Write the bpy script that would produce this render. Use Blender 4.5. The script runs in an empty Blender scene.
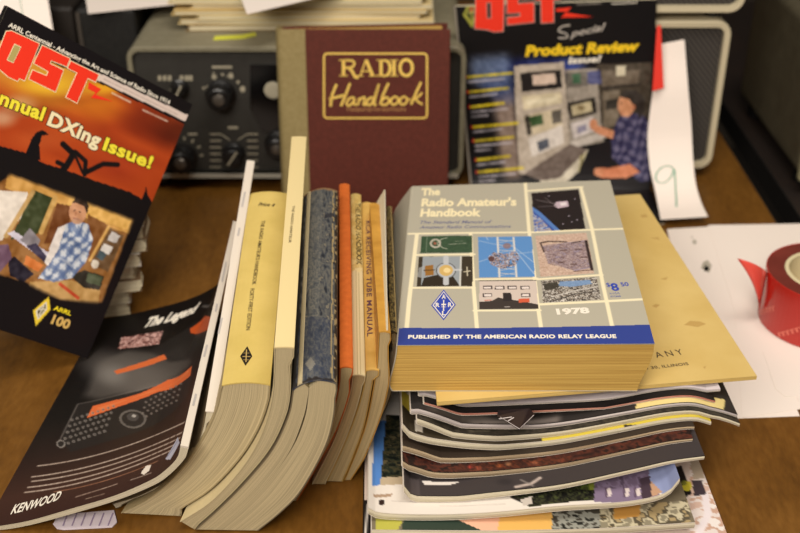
import bpy, bmesh, math, random
import numpy as np
random.seed(7)
rng = np.random.default_rng(7)
SC = bpy.context.scene
COL = SC.collection
# ------------------------------------------------------------------ camera (millimetres)
FPX = 1120.0; PITCH = math.radians(29.9); CAMH = 520.0
cP, sP = math.cos(PITCH), math.sin(PITCH)
EYE = np.array([0., 0., CAMH])
def ray(px, py):
    a = (px-400)/FPX; b = (py-266.5)/FPX
    return np.array([a, cP-b*sP, -sP-b*cP])
def uz(px, py, z):                 # point at height z
    r = ray(px, py); return EYE+r*(z-CAMH)/r[2]
def uF(px, py, F):                 # point at distance F in front
    r = ray(px, py); return EYE+r*F/r[1]
def upl(px, py, p0, n):            # point on a plane
    r = ray(px, py); n = np.array(n, float); return EYE+r*(np.dot(np.array(p0)-EYE, n)/np.dot(r, n))
def proj(p):
    d = np.asarray(p)-EYE
    dep = d[..., 1]*cP-d[..., 2]*sP; dn = -d[..., 1]*sP-d[..., 2]*cP
    return np.stack([400+FPX*d[..., 0]/dep, 266.5+FPX*dn/dep], -1)
def nrm(v): v = np.asarray(v, float); return v/np.linalg.norm(v)
def lin(c):
    c = np.asarray(c, float)/255.0
    return np.where(c <= 0.04045, c/12.92, ((c+0.055)/1.055)**2.4)
# ------------------------------------------------------------------ materials
MATS = {}
def mat(name, color, rough=0.5, metallic=0.0, spec=0.4, coat=0.0, builder=None):
    if name in MATS: return MATS[name]
    m = bpy.data.materials.new(name); m.use_nodes = True
    b = m.node_tree.nodes['Principled BSDF']
    b.inputs['Base Color'].default_value = (*lin(color), 1)
    b.inputs['Roughness'].default_value = rough
    b.inputs['Metallic'].default_value = metallic
    b.inputs['Specular IOR Level'].default_value = spec
    b.inputs['Coat Weight'].default_value = coat
    if builder: builder(m.node_tree, b)
    MATS[name] = m; return m
def noise_mix(c1, c2, scale=(30, 30, 30), coord='Object', detail=4, lo=0.3, hi=0.7, bump=0.0, dist=0.0, rough=0.55):
    def f(t, b):
        n = t.nodes; L = t.links
        tc = n.new('ShaderNodeTexCoord'); mp = n.new('ShaderNodeMapping'); mp.inputs['Scale'].default_value = scale
        nz = n.new('ShaderNodeTexNoise'); nz.inputs['Scale'].default_value = 1; nz.inputs['Detail'].default_value = detail
        nz.inputs['Roughness'].default_value = rough; nz.inputs['Distortion'].default_value = dist
        cr = n.new('ShaderNodeValToRGB')
        cr.color_ramp.elements[0].position = lo; cr.color_ramp.elements[0].color = (*lin(c1), 1)
        cr.color_ramp.elements[1].position = hi; cr.color_ramp.elements[1].color = (*lin(c2), 1)
        L.new(tc.outputs[coord], mp.inputs[0]); L.new(mp.outputs[0], nz.inputs['Vector'])
        L.new(nz.outputs['Fac'], cr.inputs[0]); L.new(cr.outputs[0], b.inputs['Base Color'])
        if bump:
            bp = n.new('ShaderNodeBump'); bp.inputs['Strength'].default_value = bump; bp.inputs['Distance'].default_value = 0.0005
            L.new(nz.outputs['Fac'], bp.inputs['Height']); L.new(bp.outputs[0], b.inputs['Normal'])
    return f
def print_mat():
    def f(t, b):
        a = t.nodes.new('ShaderNodeAttribute'); a.attribute_name = 'print'
        t.links.new(a.outputs['Color'], b.inputs['Base Color'])
    return f
def pages(name, c1, c2, k=60, bump=.5):      # page edges: UV.y runs across the thickness
    def f(t, b):
        n = t.nodes; L = t.links
        tc = n.new('ShaderNodeTexCoord'); mp = n.new('ShaderNodeMapping'); mp.inputs['Scale'].default_value = (.8, k, 1)
        nz = n.new('ShaderNodeTexNoise'); nz.inputs['Scale'].default_value = 1; nz.inputs['Detail'].default_value = 3; nz.inputs['Roughness'].default_value = .7
        cr = n.new('ShaderNodeValToRGB')
        cr.color_ramp.elements[0].position = .3; cr.color_ramp.elements[0].color = (*lin(c1), 1)
        cr.color_ramp.elements[1].position = .62; cr.color_ramp.elements[1].color = (*lin(c2), 1)
        L.new(tc.outputs['UV'], mp.inputs[0]); L.new(mp.outputs[0], nz.inputs['Vector'])
        L.new(nz.outputs['Fac'], cr.inputs[0]); L.new(cr.outputs[0], b.inputs['Base Color'])
        bp = n.new('ShaderNodeBump'); bp.inputs['Strength'].default_value = bump; bp.inputs['Distance'].default_value = 0.0006
        L.new(nz.outputs['Fac'], bp.inputs['Height']); L.new(bp.outputs[0], b.inputs['Normal'])
    return mat(name, c2, .8, spec=.15, builder=f)
# ------------------------------------------------------------------ objects
ORG = {}
def tag(o, label, cat, group=None, kind=None):
    if label: o['label'] = label
    if cat: o['category'] = cat
    if group: o['group'] = group
    if kind: o['kind'] = kind
    return o
def thing(name, label, cat, loc, group=None):
    o = bpy.data.objects.new(name, None); COL.objects.link(o)
    o.empty_display_size = .02
    o.location = tuple(np.asarray(loc, float)*.001)
    ORG[o.name] = np.asarray(loc, float)
    return tag(o, label, cat, group)
def obj(name, V, Fc, m, parent=None, mi=None, uv=None, colr=None, smooth=False, label=None, loc=None):
    """one mesh object from points in mm (place coordinates)"""
    V = np.asarray(V, float)
    org = ORG[parent.name] if parent is not None else (np.asarray(loc, float) if loc is not None else np.zeros(3))
    me = bpy.data.meshes.new(name)
    me.from_pydata(((V-org)*.001).tolist(), [], [list(f) for f in Fc])
    ms = m if isinstance(m, (list, tuple)) else [m]
    for x in ms: me.materials.append(x)
    if mi is not None: me.polygons.foreach_set('material_index', np.asarray(mi, np.int32))
    if uv is not None:
        ul = me.uv_layers.new(name='UVMap')
        idx = np.empty(len(me.loops), np.int32); me.loops.foreach_get('vertex_index', idx)
        ul.data.foreach_set('uv', np.asarray(uv, float)[idx].ravel().astype(np.float32))
    if colr is not None:
        at = me.color_attributes.new('print', 'FLOAT_COLOR', 'POINT')
        c4 = np.ones((len(V), 4), np.float32); c4[:, :3] = colr
        at.data.foreach_set('color', c4.ravel())
    if smooth: me.polygons.foreach_set('use_smooth', np.ones(len(me.polygons), bool))
    me.update()
    o = bpy.data.objects.new(name, me); COL.objects.link(o)
    if parent is not None: o.parent = parent
    elif loc is not None: o.location = tuple(org*.001)
    ORG[o.name] = org
    if label: o['label'] = label
    return o
class Geo:
    def __init__(s): s.V = []; s.F = []; s.n = 0; s.U = []
    def add(s, V, F, U=None):
        V = [tuple(v) for v in V]
        s.V += V; s.F += [tuple(i+s.n for i in f) for f in F]
        s.U += [tuple(u) for u in (U if U is not None else [(0, 0)]*len(V))]
        s.n += len(V); return s
    def quad(s, a, b, c, d): return s.add([a, b, c, d], [(0, 1, 2, 3)])
    def grid(s, P, U=None, flip=False):
        P = np.asarray(P); n, m = P.shape[:2]
        F = []
        for i in range(n-1):
            for j in range(m-1):
                q = (i*m+j, i*m+j+1, (i+1)*m+j+1, (i+1)*m+j); F.append(q[::-1] if flip else q)
        return s.add(P.reshape(-1, 3), F, None if U is None else np.asarray(U).reshape(-1, 2))
    def box(s, lo, hi, R=None, o=(0, 0, 0)):
        x0, y0, z0 = lo; x1, y1, z1 = hi
        V = np.array([(x0,y0,z0),(x1,y0,z0),(x1,y1,z0),(x0,y1,z0),(x0,y0,z1),(x1,y0,z1),(x1,y1,z1),(x0,y1,z1)], float)
        if R is not None: V = V@np.asarray(R).T
        V = V+np.asarray(o)
        return s.add(V, [(0,3,2,1),(4,5,6,7),(0,1,5,4),(1,2,6,5),(2,3,7,6),(3,0,4,7)])
    def lathe(s, prof, o, ax, n=28, cap=True):
        ax = nrm(ax); t = nrm(np.cross(ax, (0, 0, 1) if abs(ax[2]) < .9 else (1, 0, 0))); b = np.cross(ax, t)
        P = [[np.asarray(o)+ax*h+r*(math.cos(a)*t+math.sin(a)*b) for a in np.linspace(0, 2*math.pi, n, endpoint=False)] for r, h in prof]
        V = [p for row in P for p in row]; F = []
        for i in range(len(prof)-1):
            for j in range(n): F.append((i*n+j, i*n+(j+1) % n, (i+1)*n+(j+1) % n, (i+1)*n+j))
        if cap: F.append(tuple(range(n))[::-1]); F.append(tuple((len(prof)-1)*n+j for j in range(n)))
        return s.add(V, F)
    def tube(s, pts, r, n=8):
        pts = np.asarray(pts, float)
        for a, b in zip(pts[:-1], pts[1:]):
            if np.linalg.norm(b-a) > 1e-6: s.lathe([(r, 0), (r, np.linalg.norm(b-a))], a, b-a, n)
        return s
    def make(s, name, m, parent=None, uv=False, **k): return obj(name, s.V, s.F, m, parent, uv=s.U if uv else None, **k)
def bevel(o, w, seg=3):
    md = o.modifiers.new('edge', 'BEVEL'); md.width = w*.001; md.segments = seg; md.limit_method = 'ANGLE'; md.angle_limit = math.radians(40); return o
def rs(pts, n):                      # resample a polyline to n points, evenly
    pts = np.asarray(pts, float); d = np.r_[0, np.cumsum(np.linalg.norm(np.diff(pts, axis=0), axis=1))]
    t = np.linspace(0, d[-1], n); return np.stack([np.interp(t, d, pts[:, k]) for k in range(pts.shape[1])], -1)
def smoothpl(pts, n):                # Catmull-Rom through the points, then even resample
    p = np.asarray(pts, float)
    if len(p) < 3: return rs(p, n)
    e = np.vstack([2*p[0]-p[1], p, 2*p[-1]-p[-2]]); out = []
    for i in range(1, len(e)-2):
        for t in np.linspace(0, 1, 12, endpoint=False):
            a, b, c, d = e[i-1:i+3]
            out.append(.5*((2*b)+(c-a)*t+(2*a-5*b+4*c-d)*t*t+(3*b-a-3*c+d)*t**3))
    out.append(p[-1]); return rs(out, n)
# ------------------------------------------------------------------ printed surfaces
class Surf:
    """a sheet: P(u,v) in mm for arrays u,v in 0..1 (v runs down the page); w,h its size in mm"""
    def __init__(s, P, w, h, flip=1): s.P = P; s.w = w; s.h = h; s.fl = flip; s._g = None
    def at(s, x, y, off=0.0):
        u = np.asarray(x, float)/s.w; v = np.asarray(y, float)/s.h
        p = s.P(u, v)
        if off:
            e = 1e-3
            n = np.cross(s.P(u+e, v)-p, p-s.P(u, v+e)); n = n/np.linalg.norm(n, axis=-1, keepdims=True)*s.fl
            p = p+n*off
        return p
    def inv(s, px, py):
        if s._g is None:
            s.U, s.Vv = np.meshgrid(np.linspace(-.3, 1.3, 321), np.linspace(-.3, 1.3, 321)); s._g = proj(s.P(s.U, s.Vv))
        d = (s._g[..., 0]-px)**2+(s._g[..., 1]-py)**2
        i, j = np.unravel_index(np.argmin(d), d.shape); u, v = s.U[i, j], s.Vv[i, j]
        for _ in range(4):
            e = 2e-3; q = proj(s.P(np.array(u), np.array(v)))
            a = (proj(s.P(np.array(u+e), np.array(v)))-q)/e; b = (proj(s.P(np.array(u), np.array(v+e)))-q)/e
            J = np.array([[a[0], b[0]], [a[1], b[1]]])
            if abs(np.linalg.det(J)) < 1e-6: break
            st = np.linalg.solve(J, np.array([px, py])-q); st = np.clip(st, -.02, .02); u += st[0]; v += st[1]
        return np.array([u*s.w, v*s.h])
def quadsurf(TL, TR, BR, BL, w, h):
    TL, TR, BR, BL = map(np.asarray, (TL, TR, BR, BL))
    def P(u, v):
        u = np.asarray(u)[..., None]; v = np.asarray(v)[..., None]
        return TL*(1-u)*(1-v)+TR*u*(1-v)+BR*u*v+BL*(1-u)*v
    return Surf(P, w, h)
class Pic:
    """ink on a sheet, drawn with shapes; colours 0-255; points in photo-like coordinates are mapped on to the sheet"""
    def __init__(s, surf, base, res=.8, box=None):
        s.s = surf; x0, y0, x1, y1 = box or (0, 0, surf.w, surf.h)
        s.nx = max(3, int((x1-x0)/res)+1); s.ny = max(3, int((y1-y0)/res)+1)
        s.X, s.Y = np.meshgrid(np.linspace(x0, x1, s.nx), np.linspace(y0, y1, s.ny))
        s.c = np.zeros((s.ny, s.nx, 3))+np.asarray(base, float); s.res = res
    def pt(s, pts): return np.array([s.s.inv(*p) for p in pts])
    def mask(s, q):
        m = np.zeros(s.X.shape, bool); n = len(q)
        for i in range(n):
            x0, y0 = q[i]; x1, y1 = q[(i+1) % n]
            if y0 == y1: continue
            c = ((s.Y >= min(y0, y1)) & (s.Y < max(y0, y1)))
            m ^= c & (s.X < (x1-x0)*(s.Y-y0)/(y1-y0)+x0)
        return m
    def put(s, m, col, a=1.0):
        w = (m*a)[..., None] if m.dtype != bool else (m.astype(float)*a)[..., None]
        s.c = s.c*(1-w)+np.asarray(col, float)*w; return s
    def poly(s, pts, col, a=1.0, soft=0, mm=False):
        m = s.mask(np.asarray(pts, float) if mm else s.pt(pts)).astype(float)
        if soft: m = s._blur(m, soft)
        return s.put(m, col, a)
    def _blur(s, m, k):
        k = int(max(1, k/s.res))
        for ax in (0, 1):
            acc = np.zeros_like(m)
            for d in range(-k, k+1): acc += np.roll(m, d, ax)
            m = acc/(2*k+1)
        return m
    def line(s, pts, w, col, a=1.0, mm=False):
        q = np.asarray(pts, float) if mm else s.pt(pts); m = np.zeros(s.X.shape)
        for p0, p1 in zip(q[:-1], q[1:]):
            d = p1-p0; l2 = max(1e-9, d@d)
            t = np.clip(((s.X-p0[0])*d[0]+(s.Y-p0[1])*d[1])/l2, 0, 1)
            dist = np.hypot(s.X-p0[0]-t*d[0], s.Y-p0[1]-t*d[1])
            m = np.maximum(m, np.clip((w/2-dist)/s.res+.5, 0, 1))
        return s.put(m, col, a)
    def ell(s, c, rx, ry, col, a=1.0, soft=0.0, ring=0):
        p = s.pt([c, (c[0]+rx, c[1]), (c[0], c[1]+ry)]); M = np.linalg.inv(np.array([p[1]-p[0], p[2]-p[0]]).T)
        dx = s.X-p[0, 0]; dy = s.Y-p[0, 1]
        r = np.hypot(M[0, 0]*dx+M[0, 1]*dy, M[1, 0]*dx+M[1, 1]*dy)
        if ring: m = (abs(r-1) < ring).astype(float)
        elif soft: m = np.clip((1-r)/soft, 0, 1); m = m*m*(3-2*m)
        else: m = (r < 1).astype(float)
        return s.put(m, col, a)
    def vn(s, sx, sy, seed=0):
        r = np.random.default_rng(seed); gx = int(s.X.max()/sx)+3; gy = int(s.Y.max()/sy)+3
        g = r.random((gy, gx)); x = s.X/sx; y = s.Y/sy
        x = np.clip(x, 0, gx-1.001); y = np.clip(y, 0, gy-1.001)
        i = x.astype(int); j = y.astype(int); fx = x-i; fy = y-j
        i2 = np.minimum(i+1, gx-1); j2 = np.minimum(j+1, gy-1)
        return (g[j, i]*(1-fx)+g[j, i2]*fx)*(1-fy)+(g[j2, i]*(1-fx)+g[j2, i2]*fx)*fy
    def speck(s, pts, cols, sx, sy, seed, a=1.0):
        m = s.mask(s.pt(pts)) if pts is not None else np.ones(s.X.shape, bool)
        v = s.vn(sx, sy, seed)*.65+s.vn(sx*.45, sy*.45, seed+1)*.35
        k = len(cols); idx = np.clip(((v-.2)/.6*k).astype(int), 0, k-1)
        cc = np.asarray(cols, float)[idx]; w = (m*a)[..., None]
        s.c = s.c*(1-w)+cc*w; return s
    def dashes(s, p0, p1, w, col, seed=0, a=.9, word=(2, 6), gap=1.2):
        r = random.Random(seed); q = s.pt([p0, p1]); d = q[1]-q[0]; L = np.linalg.norm(d); d = d/L; t = 0
        while t < L:
            l = min(r.uniform(*word), L-t); s.line([q[0]+d*t, q[0]+d*(t+l)], w, col, a*r.uniform(.7, 1), mm=True); t += l+gap
        return s
    def make(s, name, m, parent, off=.15, thick=True, label=None):
        P = s.s.at(s.X, s.Y, off); V = P.reshape(-1, 3); n, k = s.ny, s.nx
        I = (np.arange(n-1)[:, None]*k+np.arange(k-1)[None, :]).ravel()
        F = np.stack([I, I+k, I+k+1, I+1], 1)
        if s.s.fl < 0: F = F[:, ::-1]
        return obj(name, V, F.tolist(), m, parent, colr=lin(np.clip(s.c, 0, 255)).reshape(-1, 3), smooth=True, label=label)
# lettering --------------------------------------------------------
def glyphs(text, bold=0.0, shear=0.0, spacing=1.0):
    cu = bpy.data.curves.new('lettering', 'FONT'); cu.body = text; cu.size = 1; cu.offset = bold; cu.shear = shear; cu.space_character = spacing
    cu.resolution_u = 3; cu.fill_mode = 'FRONT'
    o = bpy.data.objects.new('lettering', cu); COL.objects.link(o)
    bpy.context.view_layer.update()
    me = o.evaluated_get(bpy.context.evaluated_depsgraph_get()).to_mesh()
    V = np.array([v.co[:] for v in me.vertices]); F = [tuple(p.vertices) for p in me.polygons]
    bpy.data.objects.remove(o); bpy.data.curves.remove(cu)
    V = V[:, :2]; V[:, 0] -= V[:, 0].min(); return V, F
CAP = .72
class Ink:
    """flat lettering and marks on a sheet, one mesh"""
    def __init__(s, surf): s.s = surf; s.g = Geo(); s.mi = []
    def _add(s, q, F, off, mi=0):
        P = s.s.at(q[:, 0], q[:, 1], off); s.g.add(P, F); s.mi += [mi]*len(F)
    def text(s, t, p0, p1, cap, bold=.0, shear=0., spacing=1., off=.3, mi=0, mm=False, outline=None):
        """t from p0 to p1 along its baseline, cap = capital height as a third point offset (photo) or mm"""
        V, F = glyphs(t, bold, shear, spacing)
        a = np.asarray(p0, float) if mm else s.s.inv(*p0); b = np.asarray(p1, float) if mm else s.s.inv(*p1)
        d = b-a; sx = np.linalg.norm(d)/V[:, 0].max(); d = d/np.linalg.norm(d); up = np.array([d[1], -d[0]])
        if not mm:
            cpt = s.s.inv(p0[0]+cap[0], p0[1]+cap[1]); capmm = abs((cpt-a)@up)
        else: capmm = cap
        sy = capmm/CAP
        if outline:
            V2, F2 = glyphs(t, bold+outline[0], shear, spacing); V2[:, 0] += (V[:, 0].max()-V2[:, 0].max())/2
            s._add(a+V2[:, :1]*sx*d+V2[:, 1:]*sy*up, F2, off-.12, outline[1])
        s._add(a+V[:, :1]*sx*d+V[:, 1:]*sy*up, F, off, mi); return s
    def poly(s, pts, off=.3, mi=0, mm=False):
        q = np.asarray(pts, float) if mm else np.array([s.s.inv(*p) for p in pts])
        import mathutils
        tri = mathutils.geometry.tessellate_polygon([[mathutils.Vector((x, y, 0)) for x, y in q]])
        s._add(q, [tuple(t) for t in tri], off, mi); return s
    def stroke(s, pts, w, off=.3, mi=0, mm=False, smooth=0, px=False):
        q = np.asarray(pts, float)
        if smooth: q = smoothpl(q, smooth)
        if not mm: q = np.array([s.s.inv(*p) for p in q])
        n = len(q); ws = np.full(n, w) if np.isscalar(w) else np.interp(np.linspace(0, 1, n), np.linspace(0, 1, len(w)), w)
        L = []; R = []
        for i in range(n):
            d = q[min(i+1, n-1)]-q[max(i-1, 0)]; d = d/max(1e-9, np.linalg.norm(d)); no = np.array([-d[1], d[0]])
            L.append(q[i]+no*ws[i]/2); R.append(q[i]-no*ws[i]/2)
        V = np.array(L+R); F = [(i, i+1, n+i+1, n+i) for i in range(n-1)]
        s._add(V, F, off, mi); return s
    def make(s, name, mats, parent, label=None):
        o = obj(name, s.g.V, s.g.F, mats, parent, mi=s.mi if isinstance(mats, (list, tuple)) else None, label=label)
        # face the reader
        bm = bmesh.new(); bm.from_mesh(o.data); bmesh.ops.recalc_face_normals(bm, faces=bm.faces); bm.to_mesh(o.data); bm.free(); return o
# shared materials -------------------------------------------------
M_print = mat('printed gloss paper', (255, 255, 255), .36, spec=.28, builder=print_mat())
M_matte = mat('printed matt cover', (255, 255, 255), .5, spec=.35, builder=print_mat())
M_white = mat('white ink', (238, 230, 214), .5)
M_cream = mat('cream ink', (240, 226, 184), .5)
M_yellow = mat('yellow ink', (245, 222, 40), .45)
M_red = mat('red ink', (236, 52, 28), .45)
M_black = mat('black ink', (22, 18, 16), .5)
M_blue = mat('blue ink', (52, 72, 168), .5)
M_paper = mat('white paper', (240, 228, 218), .8, spec=.2)
M_plainwhite = mat('white cover stock', (216, 206, 192), .45)
M_blackgloss = mat('black gloss cover', (24, 21, 20), .35)
M_pages = pages('page edges cream', (170, 158, 126), (220, 208, 176))
M_pagesmag = pages('magazine page edges', (170, 160, 136), (222, 212, 186), 14)
M_pagesold = pages('yellowed page edges', (166, 128, 62), (208, 172, 94), 30, .35)
FOCUS=720; FSTOP=7.0; LP1=20; LP2=34; WORLD=.13; EXPO=0.0
# ================================================================== the room
def wood(c1, c2, c3):
    def f(t, b):
        n = t.nodes; L = t.links
        tc = n.new('ShaderNodeTexCoord')
        mp = n.new('ShaderNodeMapping'); mp.inputs['Scale'].default_value = (24, 9, 9); mp.inputs['Rotation'].default_value = (0, 0, .12)
        nz = n.new('ShaderNodeTexNoise'); nz.inputs['Scale'].default_value = 1; nz.inputs['Detail'].default_value = 6; nz.inputs['Distortion'].default_value = .8
        mp2 = n.new('ShaderNodeMapping'); mp2.inputs['Scale'].default_value = (260, 85, 85)
        n2 = n.new('ShaderNodeTexNoise'); n2.inputs['Scale'].default_value = 1; n2.inputs['Detail'].default_value = 3
        cr = n.new('ShaderNodeValToRGB'); e = cr.color_ramp.elements
        e[0].position = .25; e[0].color = (*lin(c1), 1); e[1].position = .75; e[1].color = (*lin(c3), 1)
        k = cr.color_ramp.elements.new(.5); k.color = (*lin(c2), 1)
        mx = n.new('ShaderNodeMath'); mx.operation = 'MULTIPLY_ADD'; mx.inputs[1].default_value = .45
        sb = n.new('ShaderNodeMath'); sb.operation = 'MULTIPLY_ADD'; sb.inputs[1].default_value = .7; sb.inputs[2].default_value = -.08
        L.new(tc.outputs['Object'], mp.inputs[0]); L.new(mp.outputs[0], nz.inputs['Vector'])
        L.new(tc.outputs['Object'], mp2.inputs[0]); L.new(mp2.outputs[0], n2.inputs['Vector'])
        L.new(nz.outputs['Fac'], sb.inputs[0]); L.new(n2.outputs['Fac'], mx.inputs[0]); L.new(sb.outputs[0], mx.inputs[2])
        L.new(mx.outputs[0], cr.inputs[0]); L.new(cr.outputs[0], b.inputs['Base Color'])
    return f
M_wood = mat('brown woodgrain laminate', (128, 88, 44), .42, spec=.35, builder=wood((80, 50, 13), (104, 68, 22), (124, 84, 33)))
M_wood2 = mat('brown woodgrain shaded dark', (28, 18, 11), .7, builder=wood((20, 12, 8), (28, 17, 10), (40, 24, 14)))  # brown wood darkened to near black, the cabinet's shade put into the colour
M_floor = mat('dark floor tile', (40, 36, 32), .6, builder=noise_mix((34, 30, 27), (52, 47, 42), (3, 3, 3)))
M_wall = mat('dark wall paint', (70, 62, 52), .8, builder=noise_mix((64, 57, 48), (76, 68, 58), (2, 2, 2)))
M_blackpaint = mat('black crackle paint', (20, 19, 18), .55, builder=noise_mix((14, 13, 12), (26, 25, 23), (180, 180, 180), bump=.15))
M_edge = mat('black table edging', (18, 15, 13), .6)
g = Geo().box((-3000, -1200, -765), (3000, 2900, -750)); tag(g.make('floor', M_floor), None, None, None, 'structure')
g = Geo().box((-3000, 2880, -750), (3000, 2900, 1950)); tag(g.make('wall_back', M_wall), None, None, None, 'structure')
eA = uz(775, 222, 0); eB = uz(718, 115, 0)
XT = eA[0]+2
t = thing('table', 'brown woodgrain table carrying the books, magazines and radio equipment', 'table', (0, 700, 0))
g = Geo().box((-900, 150, -24), (XT-1.5, 1750, 0)); o = g.make('tabletop', M_wood, t)
g = Geo().box((XT-1.5, 150, -26), (XT, 1750, -.2)); g.make('edge_band', M_edge, t)
for x, y in ((-860, 200), (XT-50, 200), (-860, 1690), (XT-50, 1690)):
    Geo().box((x, y, -750), (x+40, y+40, -24)).make('leg', M_blackpaint, t)
e2 = uz(800, 217, 0)[0]
t = thing('side_table', 'dark brown second table with cabinet shade put into its colour, past the black gap, under the big cabinet', 'table', (e2+300, 1000, 0))
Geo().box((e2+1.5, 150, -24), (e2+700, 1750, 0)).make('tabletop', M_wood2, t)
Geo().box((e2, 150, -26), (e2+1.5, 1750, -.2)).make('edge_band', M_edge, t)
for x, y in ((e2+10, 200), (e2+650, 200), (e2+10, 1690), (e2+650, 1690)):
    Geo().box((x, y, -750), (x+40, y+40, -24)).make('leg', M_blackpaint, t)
# ================================================================== radio receiver (left)
M_case = mat('light grey hammer enamel', (128, 122, 100), .45, builder=noise_mix((122, 116, 95), (134, 128, 107), (120, 120, 120), bump=.1))
M_panel = mat('dark slate grey panel', (48, 46, 42), .5, builder=noise_mix((45, 43, 39), (51, 49, 45), (90, 90, 90)))
M_trim = mat('pale aluminium trim', (188, 184, 170), .4, metallic=.3)
M_knob = mat('black bakelite', (16, 15, 15), .3, spec=.5)
M_alu = mat('spun aluminium', (120, 114, 106), .35, metallic=.8)
M_mark = mat('panel lettering paint', (168, 160, 138), .6)
M_glass = mat('dark dial glass', (10, 10, 11), .12, spec=.6)
def rrect(x0, z0, x1, z1, r, n=6):
    out = []
    for cx, cz, a0 in ((x1-r, z1-r, 0), (x0+r, z1-r, 90), (x0+r, z0+r, 180), (x1-r, z0+r, 270)):
        for k in range(n+1):
            a = math.radians(a0+90*k/n); out.append((cx+r*math.cos(a), cz+r*math.sin(a)))
    return out
def tube_case(x0, z0, x1, z1, r, wall, F0, F1, g):
    """hollow rounded case: outer shell, front rim, inner lip"""
    o = rrect(x0, z0, x1, z1, r); i = rrect(x0+wall, z0+wall, x1-wall, z1-wall, max(2, r-wall)); n = len(o)
    V = [(x, F0+1.2, z) for x, z in o]+[(x, F1, z) for x, z in o]+[(x, F0, z) for x, z in rrect(x0+1, z0+1, x1-1, z1-1, r-1)]+[(x, F0+.6, z) for x, z in i]+[(x, F0+16, z) for x, z in i]
    F = []
    for k in range(n):
        l = (k+1) % n
        F += [(k, n+k, n+l, l), (2*n+k, k, l, 2*n+l), (3*n+k, 2*n+k, 2*n+l, 3*n+l), (4*n+k, 3*n+k, 3*n+l, 4*n+l)]
    F.append(tuple(n+k for k in range(n))[::-1]); F.append(tuple(4*n+k for k in range(n)))
    g.add(V, F)
pb = uz(163, 178, 14); FR = pb[1]
RT = uF(215, 47, FR)[2]; RL = uF(131.5, 100, FR)[0]; RR = 66.
radio = thing('radio_receiver', 'old grey radio receiver with dark control panel and black knobs behind the leaning magazine', 'radio', ((RL+RR)/2, FR+140, 0))
g = Geo(); tube_case(RL, 14, RR, RT, 13, 5, FR, FR+290, g); o = g.make('case', M_case, radio, smooth=False)
Geo().box((RL+4, FR+6, 18), (RR-4, FR+14, RT-5)).make('front_panel', M_panel, radio)
Geo().box((RL+5, FR-.5, 14.2), (RR-5, FR+6, 19)).make('bottom_trim', M_trim, radio)
for x in (RL+18, RR-18):
    for y in (FR+20, FR+260): Geo().lathe([(9, 0), (8, 14)], (x, y, 0), (0, 0, 1), 16).make('foot', M_knob, radio)
FP = FR+6
def knob(px, py, r, depth, cap=True, ptr=None, skirt=1.25):
    c = uF(px, py, FP)
    k = Geo().lathe([(r*skirt, 0), (r*skirt, 3), (r, 4), (r*.94, depth), (r*.8, depth+1)], c, (0, -1, 0), 26).make('knob', M_knob, radio, smooth=False)
    g2 = Geo()
    for a in np.linspace(0, 2*math.pi, 16, endpoint=False):
        q = c+np.array([math.cos(a)*r*.98, -4, math.sin(a)*r*.98]); g2.lathe([(.9, 0), (.8, depth-5)], q, (0, -1, 0), 6)
    g2.make('grip_rib', M_knob, k)
    if cap: Geo().lathe([(r*.5, 0), (r*.45, .8), (r*.2, 1.4)], c+np.array([0, -depth-1, 0]), (0, -1, 0), 20).make('knob_cap', M_alu, k)
    if ptr is not None:
        a = math.radians(ptr); d = np.array([math.cos(a), 0, math.sin(a)]); pn = np.array([-d[2], 0, d[0]])
        o3 = c+np.array([0, -depth-1.2, 0]); A = o3-d*r*.95; B = o3+d*r*.95
        Geo().add([A-pn*.9, B-pn*.9, B+pn*.9, A+pn*.9, A-pn*.9+np.array([0,1,0]), B-pn*.9+np.array([0,1,0]), B+pn*.9+np.array([0,1,0]), A+pn*.9+np.array([0,1,0])],
                  [(0,1,2,3),(4,7,6,5),(0,4,5,1),(1,5,6,2),(2,6,7,3),(3,7,4,0)]).make('pointer', M_mark, k)
    return k
knob(221, 94, 12.5, 17); knob(183, 157, 12.5, 17); knob(234, 153, 9.5, 14, cap=False, ptr=55); knob(180, 88, 7.5, 10, cap=False, ptr=60); knob(278, 143, 11, 16)
ps = quadsurf(uF(140, 62, FP), uF(284, 62, FP), uF(284, 172, FP), uF(140, 172, FP), 144, 110)
ik = Ink(ps)
for cx, cy, r_ in ((214.3, 76.5, 2.5), (231, 75.8, 2.5), (208.3, 88, 2.7), (242.6, 89, 2.8), (238, 82, 1.5), (203.5, 88, 1.2), (222.5, 74.5, 1.3)):
    ik.poly([(cx+r_*math.cos(b), cy+r_*1.15*math.sin(b)) for b in np.linspace(0, 6.28, 10)[:-1]])
ik.make('knob_scale', M_mark, radio); ik = Ink(ps); ik.stroke([(212, 67), (232, 67)], 2.2); ik.stroke([(213, 72), (217, 77)], 1); ik.stroke([(231, 72), (227, 77)], 1)
ik.stroke([(170, 90), (179, 79)], 1.6)
for x in (158, 163, 168, 180, 185, 189): ik.stroke([(x, 78), (x+3.4, 78)], 5)
ik.make('panel_marking', M_mark, radio); ik = Ink(ps)
for s in (-1, 1):
    for k in range(6):
        y = 134+k*6.6; ik.stroke([(234+s*13, y if k > 1 else y+0), (234+s*24, y)], 1.2)
    ik.stroke([(234+s*13, 134), (234+s*4, 140)], .9)
ik.stroke([(228, 127.5), (238, 127.5)], 2.4)
ik.make('switch_scale', M_mark, radio); ik = Ink(ps)
for a in np.linspace(-2.9, -.1, 7): ik.stroke([(183+17*math.cos(a), 157+17*math.sin(a)), (183+20.5*math.cos(a), 157+20.5*math.sin(a))], 1.6)
ik.stroke([(188, 134), (197, 134)], 1.8)
ik.make('panel_marking', M_mark, radio)
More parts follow.
